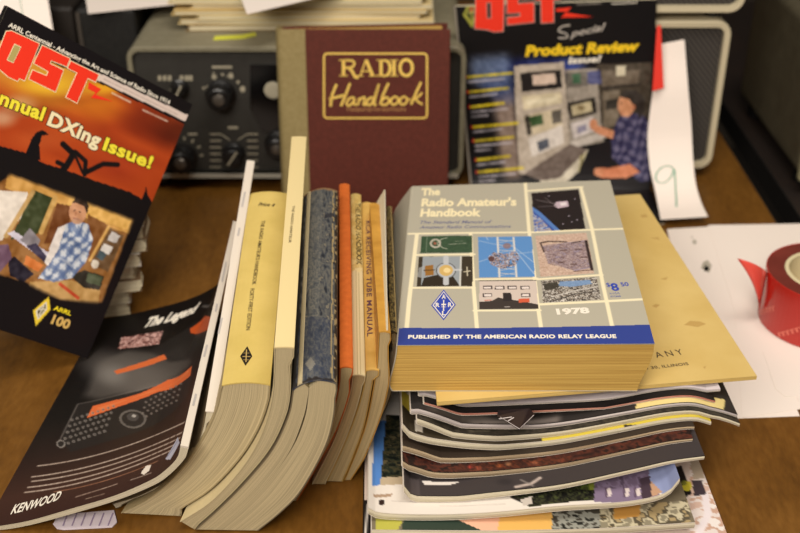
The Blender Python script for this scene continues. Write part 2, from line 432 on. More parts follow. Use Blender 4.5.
# dial window, mostly behind the maroon book
q = [uF(x, y, FP-1.5) for x, y in ((250, 65), (310, 65), (310, 132), (262, 132), (250, 108))]
V = q+[p+np.array([0, 3, 0]) for p in q]
dw = obj('dial_window', V, [(4, 3, 2, 1, 0)]+[(k, (k+1) % 5, 5+(k+1) % 5, 5+k) for k in range(5)]+[(5, 6, 7, 8, 9)], M_glass, radio)
c = uF(273, 90, FP-2); Geo().lathe([(9, 0), (9, 1), (6, 1.5)], c, (0, -1, 0), 20).make('dial_scale', M_mark, dw)
# ================================================================== two speakers (right)
def weave(t, b):
    n = t.nodes; L = t.links
    tc = n.new('ShaderNodeTexCoord'); mp = n.new('ShaderNodeMapping'); mp.inputs['Rotation'].default_value = (0, math.radians(40), 0); mp.inputs['Scale'].default_value = (1, 1, 1)
    w = n.new('ShaderNodeTexWave'); w.inputs['Scale'].default_value = 75; w.bands_direction = 'X'; w.inputs['Distortion'].default_value = .4
    cr = n.new('ShaderNodeValToRGB'); cr.color_ramp.elements[0].color = (*lin((30, 28, 27)), 1); cr.color_ramp.elements[1].color = (*lin((78, 72, 66)), 1)
    L.new(tc.outputs['Object'], mp.inputs[0]); L.new(mp.outputs[0], w.inputs['Vector']); L.new(w.outputs['Fac'], cr.inputs[0]); L.new(cr.outputs[0], b.inputs['Base Color'])
M_grille = mat('woven speaker cloth', (60, 56, 52), .85, builder=weave)
M_frame = mat('cream grey speaker frame', (196, 184, 154), .45)
sb = uz(716, 169, 10); FS = sb[1]; SX1 = uF(717, 130, FS)[0]; SZ1 = uF(700, 21.5, FS)[2]; SX0 = 92.
def speaker(x0, z0, x1, z1, F, label, far=240, feet=True):
    s = thing('speaker', label, 'speaker', ((x0+x1)/2, F+far/2, z0-9))
    g = Geo(); tube_case(x0, z0, x1, z1, 15, 6.5, F, F+far, g); g.make('case', M_frame, s)
    Geo().box((x0+6, F+7, z0+6), (x1-6, F+12, z1-6)).make('grille_cloth', M_grille, s)
    for x in (x0+24, x1-24):
        for y in (F+25, F+far-30): Geo().lathe([(9, 0), (9, 9.2)], (x, y, z0-9), (0, 0, 1), 16).make('foot', M_knob, s)
    return s
speaker(SX0, 10, SX1, SZ1, FS, 'grey framed speaker with dark woven grille standing on the table, numbered paper leaning on it')
Z2 = SZ1+9.2; X2 = uF(745, 4, FS-2)[0]
speaker(SX0+10, Z2, X2, Z2+150, FS-2, 'second grey framed speaker stacked on top of the other, cut off by photo top edge')
# ================================================================== big dark cabinet on the side table
M_olive = mat('dark olive grey enamel', (78, 72, 56), .5, builder=noise_mix((72, 66, 51), (84, 78, 62), (60, 60, 60)))
M_rim = mat('light olive trim', (150, 144, 112), .45)
cb = uz(797, 176, 16); cb2 = uz(727, 94, 16); CX = max(cb[0], e2+6); CT = uF(799, 36, cb[1])[2]
cab = thing('equipment_cabinet', 'large dark olive metal equipment cabinet with pale front rim at the right', 'equipment cabinet', (CX+200, cb[1]+150, 0))
o = Geo().box((CX, cb[1], 16), (CX+300, cb2[1], CT)).make('case', M_olive, cab); bevel(o, 9, 4)
o = Geo().box((CX-2, cb[1]-14, 14), (CX+302, cb[1]-1, CT+2)).make('front_rim', M_rim, cab); bevel(o, 4, 3)
for x in (CX+15, CX+280):
    for y in (cb[1]+25, cb2[1]-30): Geo().lathe([(10, 0), (10, 16.5)], (x, y, 0), (0, 0, 1), 16).make('foot', M_knob, cab)
# ================================================================== dark cabinets behind, left
bxF = FR+75
bt = uF(120, 9, bxF)[2]
blk = thing('black_cabinet', 'black metal equipment case in the shadow behind the radio', 'equipment case', (uF(110, 60, bxF)[0], bxF+90, 0))
x0 = uF(79, 40, bxF)[0]
o = Geo().box((x0, bxF, 8), (RL-4, bxF+200, bt)).make('case', M_blackpaint, blk); bevel(o, 4, 3)
Geo().box((x0+1, bxF-3, 10), (x0+5, bxF+.5, bt-3)).make('corner_strip', mat('worn dark steel', (66, 60, 54), .4), blk)
for x in (x0+15, RL-20):
    for y in (bxF+20, bxF+180): Geo().lathe([(8, 0), (8, 8.5)], (x, y, 0), (0, 0, 1), 14).make('foot', M_knob, blk)
b2F = bxF+20
blk2 = thing('dark_cabinet', 'dark equipment case at far left behind the magazine pile, white sheet resting on it', 'equipment case', (x0-110, b2F+90, 0))
o = Geo().box((x0-260, b2F, 8), (x0-8, b2F+180, bt-4)).make('case', mat('dark brown metal', (34, 29, 25), .5), blk2); bevel(o, 4, 3)
for x in (x0-245, x0-25):
    for y in (b2F+20, b2F+160): Geo().lathe([(8, 0), (8, 8.5)], (x, y, 0), (0, 0, 1), 14).make('foot', M_knob, blk2)
# loose sheets
def sheet(name, label, pts, m, t=.35, cat='paper', group=None, parent=None):
    """a flat sheet with thickness through four or more points"""
    P = np.asarray(pts, float); n = nrm(np.cross(P[1]-P[0], P[2]-P[0])); n = n if n[2] > 0 or (abs(n[2]) < .1 and n[1] < 0) else -n
    k = len(P); V = list(P)+[p-n*t for p in P]
    F = [tuple(range(k)), tuple(range(2*k-1, k-1, -1))]+[(i, k+i, k+(i+1) % k, (i+1) % k) for i in range(k)]
    o = obj(name, V, F, m, parent, loc=P.mean(0) if parent is None else None)
    bm = bmesh.new(); bm.from_mesh(o.data); bmesh.ops.recalc_face_normals(bm, faces=bm.faces); bm.to_mesh(o.data); bm.free()
    if parent is None: tag(o, label, cat, group)
    return o
# leaning white sheet at top left with a green pen line
lf = b2F-6
th = thing('paper_sheet', 'white sheet with a green pen line leaning at the top left corner', 'paper', uF(30, 40, lf))
Q = [uF(4, 34, lf-30), uF(53, 31, lf-30), uF(46, -12, lf-2), uF(-8, -12, lf-2)]
sf = quadsurf(Q[3], Q[2], Q[1], Q[0], 60, 60)
for a_, b_ in ((0, 3), (1, 2)): Q[a_] = Q[a_]+(Q[a_]-Q[b_])*((Q[a_][2]-.6)/(Q[b_][2]-Q[a_][2]))
o = sheet('sheet', None, Q, M_paper, parent=th)
Ink(sf).stroke([(19, -8), (23, 16)], .9).make('pen_line', mat('green marker', (70, 150, 120), .6), th)
z = bt+.5
sheet('paper_sheet', 'white sheet lying on the black case, jutting past its front edge at the top', [uz(88, 13.5, z), uz(178, 4, z), uz(174, -14, z), uz(84, -12, z)], M_paper)
# ================================================================== folders on the radio
M_fold = [mat('manila folder buff', (206, 184, 132), .7), mat('manila folder straw', (190, 164, 108), .7), mat('manila folder cream', (220, 200, 152), .7), mat('brown card', (134, 112, 76), .7)]
fz = RT+.3
spec = [(186, 424, 33, 6.5, 3), (178, 432, 29, 5.5, 0), (196, 418, 25, 5, 2), (172, 425, 20, 4.5, 1), (190, 430, 15, 5.5, 0), (168, 420, 9, 5, 2), (176, 426, 5, 5.5, 1), (182, 420, 0, 5, 0)]
fl = ['bottom brown card folder of the pile lying on the radio', 'buff folder second from bottom in the pile on the radio', 'cream folder third from bottom in the pile on the radio',
      'straw folder fourth from bottom in the pile on the radio', 'buff folder fifth from bottom in the pile on the radio', 'cream folder sixth from bottom, left end sticking out furthest',
      'straw folder second from top in the pile on the radio', 'top buff folder of the pile, under the loose white sheet']
for k, (xl, xr, y, th_, mi) in enumerate(spec):
    f0 = FR+46+k*1.5+rng.uniform(-3, 3); x0_ = uF(xl, y, f0)[0]; x1_ = uF(xr, y, f0)[0]; yaw = rng.uniform(-.02, .02)
    R = np.array([[math.cos(yaw), -math.sin(yaw), 0], [math.sin(yaw), math.cos(yaw), 0], [0, 0, 1]])
    t = thing('folder', fl[k], 'folder', (x0_, f0, fz), 'folders piled on the radio')
    w = x1_-x0_; n = 13
    def flap(zlo, zhi, dx):
        P0 = []; 
        for i in range(n):
            u = i/(n-1); wav = .6*math.sin(u*5+k*1.7)
            P0.append((dx+w*u*(1-dx*.002), wav*2, 0))
        V = []; F = []
        for (x, yy, _) in P0:
            for (a, b) in ((yy, zlo), (yy, zhi), (215, zhi), (215, zlo)): V.append(R@np.array([x, a, b])+np.array([x0_, f0, fz]))
        for i in range(n-1):
            for j in range(4): F.append((i*4+j, (i+1)*4+j, (i+1)*4+(j+1) % 4, i*4+(j+1) % 4))
        F.append((3, 2, 1, 0)); F.append(tuple((n-1)*4+j for j in range(4)))
        return V, F
    V, F = flap(0, 1.1, 0); obj('back_flap', V, F, M_fold[mi], t)
    V, F = flap(1.15, th_-1.15, 4); obj('paper_bundle', V, F, M_pages, t)
    V, F = flap(th_-1.1, th_-.1, 2); obj('front_flap', V, F, M_fold[mi], t)
    fz += th_
z = fz+.4
sheet('paper_sheet', 'loose white sheet on top of the folder pile, corner hanging over the front', [uz(247, 14, z), uz(345, -9, z), uz(360, -22, z), uz(238, -10, z)], M_paper)
q = [uz(213, 40, RT+.5), uz(244, 38.5, RT+.5), uz(256, 35.5, RT+.6), uz(255, 32, RT+.6), uz(243, 34.5, RT+.5), uz(215, 36, RT+.5)]
sheet('sticky_note', 'yellow-green sticky note strip on the radio top', q, mat('lime note paper', (206, 208, 66), .7), .3, 'sticky note')
# ================================================================== maroon hardback leaning on the radio
M_maroon = mat('maroon book cloth', (84, 36, 26), .65, spec=.25, builder=noise_mix((80, 35, 25), (94, 42, 31), (300, 300, 300), bump=.25))
M_sage = mat('grey green book cloth', (142, 126, 82), .7, spec=.2, builder=noise_mix((136, 120, 78), (148, 132, 90), (260, 260, 260), bump=.25))
M_gold = mat('gold stamping', (232, 196, 96), .45, spec=.4)
lam = math.radians(9); up = np.array([0, math.sin(lam), math.cos(lam)]); nn = np.array([0, -math.cos(lam), math.sin(lam)])
T = 44.0; TS_ = 20.0
# back cover plane touches the radio's top front edge
pk = np.array([0, FR-1.0, RT]); pf = pk+nn*T
TLm = upl(277, 29.5, pf, nn); TRm = upl(450.5, 28, pf, nn)
hh = TRm-TLm; wM = np.linalg.norm(hh); ux = nrm(np.array([hh[0], 0, 0]))
ztop = (TLm[2]+TRm[2])/2; Lm = (ztop-T*math.sin(lam)-.5)/math.cos(lam)
TRm = TLm+ux*wM
bk = thing('hardback_book', 'large maroon hardback with gold title box and grey-green spine leaning on the radio', 'book', TLm+ux*wM/2-up*Lm)
def bx(x0, x1, n0, n1, u0, u1, name, m, par, bev=0):      # box in the leaning frame
    V = [TLm+ux*x+nn*n_+up*u_ for x in (x0, x1) for n_ in (n0, n1) for u_ in (u0, u1)]
    o = obj(name, V, [(0,1,3,2),(4,6,7,5),(0,4,5,1),(2,3,7,6),(0,2,6,4),(1,5,7,3)], m, par)
    bm = bmesh.new(); bm.from_mesh(o.data); bmesh.ops.recalc_face_normals(bm, faces=bm.faces); bm.to_mesh(o.data); bm.free()
    if bev: bevel(o, bev, 3)
    return o
sw = 26.
bx(sw, wM, -3, 0, -Lm, 0, 'front_cover', M_maroon, bk, .8)
def wedge(x0, x1, k0, k1, u0, u1, name, m, par, uvs=False):      # between two leaves that open towards the fore-edge; k in mm from the back leaf
    Tn = lambda x: TS_+(T-TS_)*x/wM
    V = [pP(x, (-Tn(x)+k if k is not None else -3.2), u_) for x in (x0, x1) for k in (k0, k1) for u_ in (u0, u1)]
    F_ = [(0,1,3,2),(4,6,7,5),(0,4,5,1),(2,3,7,6),(0,2,6,4),(1,5,7,3)]
    if not uvs: o = obj(name, V, F_, m, par)
    else:
        g = Geo()
        for f in F_: g.add([V[i] for i in f], [(0, 1, 2, 3)], [((i > 3)*1., (i % 4 > 1)*1.) for i in f])
        o = g.make(name, m, par, uv=True)
    bm = bmesh.new(); bm.from_mesh(o.data); bmesh.ops.recalc_face_normals(bm, faces=bm.faces); bm.to_mesh(o.data); bm.free(); return o
def pP(x, n_, u_): return TLm+ux*x+nn*n_+up*u_
wedge(2, wM-1, 0, 2.6, -Lm, -.5, 'back_cover', M_maroon, bk)
# cloth spine: a rounded strip wrapped over the left edge
prof = [(sw+.3, .25), (10, .25), (4, .2), (1, -1), (-1.5, -5), (-2.6, -TS_/2), (-1.5, -TS_+5), (1, -TS_+.5), (4, -TS_-.4), (4, -TS_+1.5), (2, -TS_+3), (.2, -TS_/2), (2, -4), (5, -2.6), (sw+.3, -2.6)]
V = []; k = len(prof)
for u_ in (-Lm, -Lm/2, 0): V += [TLm+ux*x+nn*n_+up*u_ for x, n_ in prof]
F = [(r*k+i, r*k+(i+1) % k, (r+1)*k+(i+1) % k, (r+1)*k+i) for r in range(2) for i in range(k)]+[tuple(range(k)), tuple(range(2*k, 3*k))[::-1]]
obj('spine', V, F, M_sage, bk)
wedge(4, wM-7, 2.8, None, -Lm+3, -2.5, 'page_block', M_pagesold, bk, True)
ms = Surf(lambda u, v: TLm+np.asarray(u)[..., None]*ux*wM-np.asarray(v)[..., None]*up*Lm, wM, Lm)
ik = Ink(ms)
def rr(px0, py0, px1, py1, r, w):
    pts = [(px1-r+r*math.cos(a), py0+r-r*math.sin(a)) for a in np.linspace(0, math.pi/2, 6)]+[(px0+r-r*math.sin(a), py0+r-r*math.cos(a)) for a in np.linspace(0, math.pi/2, 6)] \
        + [(px0+r-r*math.cos(a), py1-r+r*math.sin(a)) for a in np.linspace(0, math.pi/2, 6)]+[(px1-r+r*math.sin(a), py1-r+r*math.cos(a)) for a in np.linspace(0, math.pi/2, 6)]
    pts.append(pts[0]); ik.stroke(pts, w)
rr(324, 53.5, 427, 118, 3.5, 1.7)
# RADIO in slab serif strokes (thick and thin)
def st(pts, w, sm=0): ik.stroke(pts, w, smooth=sm)
B, K = 76.2, 59.6
st([(343.5, K), (343.5, B)], 3); st([(339, K+.5), (348, K+.5)], 1); st([(339.4, B-.5), (348, B-.5)], 1)
st([(344, K+.6), (352, K+1), (354.5, 63.5), (352, 67), (345, 67.8)], 2, 20); st([(348.5, 67.5), (352, 71), (355, 76.5), (358.5, 77.5)], 2.8, 12)
st([(366, K), (360, B)], 1.3); st([(366, K), (373, B)], 3); st([(362.4, 71.2), (370.5, 71.2)], 1.2); st([(357, B-.5), (363.5, B-.5)], 1); st([(369, B-.5), (377, B-.5)], 1)
st([(381, K), (381, B)], 3); st([(376.5, K+.5), (382, K+.5)], 1); st([(376.5, B-.5), (382, B-.5)], 1)
st([(381, K+.6), (387.5, K+1.6), (390.3, 68), (387.5, 74.8), (381, 75.7)], [1.4, 2.6, 3.2, 2.6, 1.4], 26)
st([(394, K), (394, B)], 3); st([(390, K+.5), (398, K+.5)], 1); st([(390, B-.5), (398, B-.5)], 1)
th_ = np.linspace(0, 2*math.pi, 41); st([(406.2+6.2*math.cos(a), 67.6+8.0*math.sin(a)) for a in th_], 2.8)
# Handbook, brush script
def sc(pts, w=2.3, sm=22): ik.stroke(pts, w, smooth=sm)
sc([(336.5, 84), (332, 96), (330.5, 106.5)]); sc([(350, 83), (345.5, 95), (341, 106)]); sc([(329, 99), (337, 97), (347, 94.5)])
sc([(354.5, 97.5), (350, 98), (346.5, 103), (349, 105.8), (353, 102), (355, 97.5), (354, 104), (357, 104.5)], 2)
sc([(359.5, 97.5), (358, 105)], 2); sc([(358.6, 101), (363, 97.3), (365, 98.5), (363.5, 104.5), (366.5, 104)], 2)
sc([(373.5, 98), (369.5, 98), (366.8, 102.5), (369, 105.3), (373, 101), (379, 84)], 2); sc([(378, 88), (374, 103.5), (376.5, 104.5)], 2)
sc([(388.5, 83), (383, 95), (380.2, 104.5)], 2.2); sc([(381.5, 101), (386, 97.2), (389.2, 100), (386.5, 104.3), (381, 104.5)], 2)
for cx in (394.5, 403.5): sc([(cx+3.6*math.cos(a)+.8*math.sin(-a), 100.6+3.9*math.sin(a)) for a in np.linspace(-1.2, 5.3, 22)], 2)
sc([(398, 99), (401, 98.5)], 1.4); sc([(406.5, 99.5), (411, 99.5)], 1.4)
sc([(421, 82), (415.5, 94), (411, 104.5)], 2.2); sc([(413, 100), (419, 96), (422, 92.5)], 1.8); sc([(415, 98.5), (418, 101.5), (422.5, 104.5)], 1.9)
ik.make('title_stamping', M_gold, bk)
ik = Ink(ms)
ik.text('TWENTIETH EDITION', (346, 111.4), (405.5, 111.0), (0, -3.6), bold=.01); ik.make('edition_stamping', mat('dull gold stamping', (176, 128, 78), .55), bk)
# ================================================================== books standing on their fore-edges, spines up
TAU = math.tan(math.radians(4))
def bottomF(px, py): return uz(px, py, .6)[1]
def farpoint(px, py, N, L):
    r = ray(px, py); o = EYE-N; b = r@o; a = r@r; c = o@o-L*L
    return EYE+r*((-b+math.sqrt(max(0, b*b-a*c)))/a)
def tail(pl, F0, n=26):
    P = np.array([upl(x, y, (0, F0, 0), (0, 1, TAU)) for x, y in pl]); P[:, 2] = np.maximum(P[:, 2], .6)
    return smoothpl(P, n)
def row_book(name, label, left, right, far, L, F0, m_cover, m_pages, m_side=None, bulge=1.5, cat='book', group='books in the standing row', split=None, sq=.6, nxt=None):
    A = tail(left, F0); B = tail(right, F0); n = len(A)
    if nxt:                                  # keep clear of the neighbour on the right
        An = tail(*nxt); o_ = np.argsort(An[:, 2]); lim = np.interp(B[:, 2], An[o_, 2], An[o_, 0])-2.6
        B[2:, 0] = np.minimum(B[2:, 0], lim[2:]); B[:, 0] = np.maximum(B[:, 0], np.interp(B[:, 2], A[::-1, 2], A[::-1, 0])+1.5)
    N = (A[0]+B[0])/2; Ff = farpoint(far[0], far[1], N, L); d = nrm(Ff-N)
    lo = min(A[:, 2].min(), B[:, 2].min())
    t = thing(name, label, cat, (A[-1]+B[-1])/2*np.array([1, 1, 0])+np.array([0, 0, lo]), group)
    m = 7; ex = np.array([1., 0, 0]); upv = nrm(np.cross(ex, d))
    def back(P, ln=L):                       # the same outline at the head: the leaves hang straighter there
        Q = P+d*ln; zs = N[2]+d[2]*ln
        Q[..., 0] = N[0]+d[0]*ln+(P[..., 0]-N[0])*np.where(P[..., 2] > N[2]-12, 1, sq+(1-sq)*np.clip((P[..., 2]-(N[2]-60))/48, 0, 1))
        w = np.clip((N[2]-P[..., 2])/max(1, N[2]-lo), 0, 1); Q[..., 2] = np.where(P[..., 2] < N[2], zs-w*(zs-lo), Q[..., 2]); return Q
    def block(pa, pb, nm):
        g = Geo(); js = np.linspace(0, 1, m)
        FR_ = np.stack([pa+(pb-pa)*j for j in js], 1)                      # n x m x 3
        w_t = np.sin(js*math.pi)*bulge
        FR_[0] += upv*(w_t[:, None]-.9)
        UV = np.stack(np.broadcast_arrays(np.linspace(0, 1, n)[:, None], js[None, :]), -1)
        g.grid(FR_, UV, flip=False)
        BK = back(FR_, L-.5); g.grid(BK, UV, flip=True)
        for S_, fl_ in ((FR_[:, 0], False), (FR_[:, -1], True)):
            G2 = np.stack([S_, back(S_, L-.5)], 1); g.grid(G2, np.stack([np.broadcast_arrays(np.linspace(0, 1, n)[:, None], np.zeros((1, 2)))[0], np.zeros((n, 2))], -1), flip=not fl_)
        for S_, fl_ in ((FR_[-1], True), (FR_[0], False)):
            G2 = np.stack([S_, back(S_, L-.5)], 1); U2 = np.stack([np.tile(np.array([0, 1.]), (m, 1)), np.tile(js[:, None], (1, 2))], -1); g.grid(G2, U2, flip=not fl_)
        o = g.make(nm, m_pages, t, uv=True, smooth=False)
        bm = bmesh.new(); bm.from_mesh(o.data); bmesh.ops.recalc_face_normals(bm, faces=bm.faces); bm.to_mesh(o.data); bm.free(); return o
    if split:                                  # the pages part along a gap that opens part way down
        s0, gp = split; q = np.linspace(0, 1, n); op = gp*np.exp(-((q-.22)/.16)**2)
        M1 = A+(B-A)*(s0-op)[:, None]; M2 = A+(B-A)*(s0+op)[:, None]
        block(A, M1, 'page_block'); block(M2, B, 'page_block')
    else: block(A, B, 'page_block')
    # cover: left board, spine, right board as one folded sheet
    ms_ = m_side or m_cover
    for nm, S_, sg in (('side_cover', A, -1), ('side_cover', B, 1)):
        S0 = S_+ex*sg*.25; S1 = S_+ex*sg*.75
        g = Geo(); e0 = -d*.3; e1 = d*(L+.3)
        ring = [S0+e0, S1+e0, back(S1, L+.3), back(S0, L+.3)]
        for i in range(4): g.grid(np.stack([ring[i], ring[(i+1) % 4]], 1))
        o = g.make(nm, ms_, t); bm = bmesh.new(); bm.from_mesh(o.data); bmesh.ops.remove_doubles(bm, verts=bm.verts, dist=1e-7); bmesh.ops.holes_fill(bm, edges=bm.edges); bmesh.ops.recalc_face_normals(bm, faces=bm.faces); bm.to_mesh(o.data); bm.free()
    js = np.linspace(0, 1, 11); A0 = A[0]-ex*.75; B0 = B[0]+ex*.75; arc = lambda u: A0+(B0-A0)*np.asarray(u)[..., None]+upv*(np.sin(np.clip(np.asarray(u), 0, 1)*math.pi)**.8*bulge)[..., None]
    g = Geo(); T0 = arc(js); T1 = T0-upv*.9
    ring = [T0-d*.3, T0+d*(L+.3), T1+d*(L+.3), T1-d*.3]
    for i in range(4): g.grid(np.stack([ring[i], ring[(i+1) % 4]], 1))
    for e in (0, -1): g.quad(*[r[e] for r in ring])
    sp = g.make('spine', m_cover, t)
    bm = bmesh.new(); bm.from_mesh(sp.data); bmesh.ops.remove_doubles(bm, verts=bm.verts, dist=1e-7); bmesh.ops.recalc_face_normals(bm, faces=bm.faces); bm.to_mesh(sp.data); bm.free()
    w = np.linalg.norm(B0-A0)
    S = Surf(lambda u, v: arc(u)+d*((1-np.asarray(v))*L)[..., None], w, L)
    return t, sp, S, A, B, d
M_y = mat('pale yellow book cover', (206, 182, 104), .5, spec=.3, builder=noise_mix((200, 176, 98), (211, 187, 110), (40, 40, 40)))
M_ivory = mat('ivory magazine cover', (224, 204, 150), .45)
M_orange = mat('orange book cloth', (202, 100, 36), .6, builder=noise_mix((194, 94, 33), (210, 107, 41), (200, 200, 200)))
M_tan = mat('tan manual cover', (206, 164, 82), .6, builder=noise_mix((192, 150, 70), (216, 176, 96), (60, 60, 60)))
M_oldgold = mat('old gold cover', (196, 144, 58), .55, builder=noise_mix((180, 130, 50), (208, 156, 68), (60, 60, 60)))
M_greycover = mat('grey brown side cover', (120, 104, 78), .6)
M_pagesgrey = pages('page edges grey cream', (150, 136, 108), (206, 190, 150), 40, .5)
M_pagestan = pages('page edges tan', (150, 130, 94), (200, 178, 132), 18, .5)
M_pageswhite = pages('page edges pale', (196, 184, 152), (226, 214, 184), 12)
M_ink = mat('dark spine lettering', (70, 56, 34), .6)
RB = []
# yellow thick paperback
t, sp, S, A, B, d = row_book('paperback_book', 'thick pale yellow paperback with black diamond near the spine foot', 
    [(223, 385), (217, 410), (203, 440), (180, 472), (152, 497), (122, 513)], [(269, 384.5), (267.5, 405), (257, 437), (238, 468), (206, 499), (180, 517.5)], (268.5, 194), 240, bottomF(150, 516), M_y, M_pagesgrey, m_side=mat('grey cream side cover', (176, 158, 118), .6), bulge=2.2, sq=0.33, nxt=([(275.5, 347), (274.5, 385), (270, 412), (259.5, 441), (240.5, 471), (211, 502), (181, 521.5)], bottomF(190, 529))); RB.append(t)
ik = Ink(S); k = S.w
ik.text('THE RADIO AMATEUR\'S HANDBOOK', (261.5, 221), (252, 285), (3.6, .6), bold=.01, off=.25)
ik.text('FORTY-FIRST EDITION', (250.5, 289), (246, 330.5), (4.0, .6), bold=.01, off=.25)
ik.make('title_lettering', M_ink, t)
ik = Ink(S); ik.text('Price 4', (258, 206.3), (274, 207), (0, -3.4), bold=.02, shear=.2, off=.25); ik.make('price_lettering', M_ink, t)
ik = Ink(S); ik.poly([(247.3, 346.5), (252.3, 356.5), (245.5, 366), (240.2, 356.5)], off=.25)
ik.stroke([(246.6, 350), (246, 362.5)], .7, mi=1, off=.4); ik.stroke([(242.5, 357), (250.5, 357)], .7, mi=1, off=.4)
ik.stroke([(243.5, 353.5), (249.5, 353.5)], .45, mi=1, off=.4); ik.stroke([(243.5, 360.3), (249, 360.3)], .45, mi=1, off=.4)
ik.make('diamond_emblem', [M_black, mat('emblem lines', (176, 150, 90), .6)], t)
# ivory magazine with a long white spine
t, sp, S, A, B, d = row_book('magazine', 'tall ivory-spined magazine between the yellow paperback and the worn blue book',
    [(275.5, 347), (274.5, 385), (270, 412), (259.5, 441), (240.5, 471), (211, 502), (181, 521.5)], [(293, 347), (291, 385), (286, 415), (270, 450), (242, 482), (215, 511), (194, 530)], (299, 137), 279, bottomF(190, 529), M_ivory, M_pagesgrey, m_side=mat('pale cream side cover', (206, 190, 148), .6), bulge=.4, cat='magazine', sq=0.33, nxt=([(294, 389.5), (289.5, 415), (273, 450), (245, 484), (218, 511), (197, 529.5)], bottomF(235, 531))); RB.append(t)
ik = Ink(S); ik.text('THE RADIO AMATEUR', (292.5, 206), (288.5, 243), (2.6, .2), bold=.0, off=.25); ik.make('title_lettering', M_ink, t)
# worn blue clothbound book
M_bluecloth = mat('blue cloth', (70, 74, 80), .75, builder=noise_mix((44, 52, 70), (120, 112, 96), (260, 40, 90), lo=.35, hi=.75, bump=.3))
t, sp, S, A, B, d = row_book('hardback_book', 'worn blue clothbound book with frayed spine and tan edges, left of the orange book',
    [(294, 389.5), (289.5, 415), (273, 450), (245, 484), (218, 511), (197, 529.5)], [(335.5, 383.5), (335.5, 402), (326.5, 442), (302, 488), (280, 512), (257, 530.5)], (320.5, 194), 236, bottomF(235, 531), M_bluecloth, M_pagesgrey, m_side=mat('worn dark boards', (118, 104, 80), .7), bulge=5, split=(.36, .02), sq=0.36, nxt=([(341, 368), (339.5, 388), (331, 420), (312, 460), (284, 500.5)], bottomF(295, 501))); RB.append(t)
pc = Pic(S, (84, 84, 84), .7)
pc.speck(None, [(40, 42, 48), (60, 64, 70), (82, 84, 84), (100, 98, 92), (86, 86, 84), (66, 69, 74), (118, 112, 98)], 1.4, 7, 11)
pc.speck([(312, 190), (322, 190), (318, 388), (306, 389)], [(96, 98, 98), (124, 122, 112), (84, 88, 92)], .9, 4, 14, .6)
pc.speck([(300, 320), (330, 320), (336, 390), (290, 392)], [(44, 52, 72), (58, 64, 80), (84, 86, 90), (50, 58, 76)], 1.2, 5, 15, .65)
v = pc.vn(2.2, 9, 21); e = pc.X/S.w
pc.put((e > .865+.05*(v-.5)) & (e < .895+.05*(v-.5)), (160, 140, 98)); pc.put(e > .93+.03*(pc.vn(1.5, 5, 4)-.5), (50, 42, 34))
pc.put((e > .93) & (pc.vn(1.2, 3, 33) > .62), (150, 128, 90)); pc.put((e < .05+.06*pc.vn(1.3, 5, 5)), (44, 42, 42))
pc.put((pc.Y < 5*pc.vn(4, 4, 8)), (132, 102, 72)); pc.put((pc.Y > S.h-4*pc.vn(2, 3, 9)), (44, 40, 40))
pc.poly([(311, 357), (315.5, 364), (310.5, 371.5), (305.5, 364)], (146, 140, 126), .75)
pc.poly([(324, 215), (333, 213), (333, 217), (325, 219)], (44, 44, 50), .8)
pc.make('worn_spine_cloth', M_matte, t, .2)
# orange
t, sp, S, A, B, d = row_book('hardback_book', 'slim bright orange book standing in the middle of the row',
    [(341, 368), (339.5, 388), (331, 420), (312, 460), (284, 500.5)], [(352, 368), (349.5, 389), (341.5, 416), (330, 442), (311, 476), (296, 501.5)], (344.5, 185), 245, bottomF(295, 501), M_orange, M_pagestan, bulge=1.4, sq=0.42, nxt=([(354, 375.5), (351.5, 392), (343.5, 418), (332.5, 446), (313, 484)], bottomF(328, 484))); RB.append(t)
# cream book with torn spine
t, sp, S, A, B, d = row_book('paperback_book', 'cream book with a torn spine showing its bare page folds, right of the orange one',
    [(354, 375.5), (351.5, 392), (343.5, 418), (332.5, 446), (313, 484)], [(364.3, 376), (361.7, 392), (351.5, 423), (338.5, 455), (326, 484.5)], (356, 195), 235, bottomF(328, 484), mat('bare folded signatures', (222, 206, 160), .8), M_pagestan, bulge=1.2, sq=0.5, nxt=([(367, 370.5), (363.5, 392), (353.5, 424), (340.5, 455), (328, 481)], bottomF(340, 481.5))); RB.append(t)
pc = Pic(S, (226, 210, 164), .6); e = pc.X/S.w
pc.put((np.abs((e*5) % 1-.5) > .42), (176, 156, 110), .7)
pc.poly([(348, 193), (364, 193), (366.5, 268), (352, 272)], (214, 186, 112)); pc.poly([(352, 268), (359, 273), (366.5, 266), (366.5, 260), (352, 258)], (226, 206, 150))
pc.speck([(350, 196), (362, 196), (366, 268), (352, 270)], [(214, 186, 112), (198, 166, 92), (222, 198, 130)], 2, 6, 3, .7)
pc.make('spine_remnant', M_matte, t, .2)
ik = Ink(S); ik.text('THE RADIO HANDBOOK', (355.5, 203), (356.8, 265), (4.6, 0), bold=.03, spacing=.9, off=.35); ik.make('title_lettering', mat('olive spine lettering', (86, 72, 40), .6), t)
# tan tube manual
t, sp, S, A, B, d = row_book('paperback_book', 'tan manual with purple capital letters down its spine',
    [(367, 370.5), (363.5, 392), (353.5, 424), (340.5, 455), (328, 481)], [(378, 370.5), (375.7, 387), (366.5, 421), (355.5, 450), (343, 481.5)], (367, 203.5), 226, bottomF(340, 481.5), M_tan, M_pagestan, bulge=1.2, sq=0.6, nxt=([(380, 331.5), (379, 350), (377, 372), (368, 420), (357.5, 451), (345.5, 480)], bottomF(349, 480))); RB.append(t)
ik = Ink(S); ik.text('RCA RECEIVING TUBE MANUAL', (366, 221), (367.5, 337), (4.4, 0), bold=.02, spacing=1.12, off=.3); ik.make('title_lettering', mat('purple brown lettering', (96, 62, 76), .6), t)
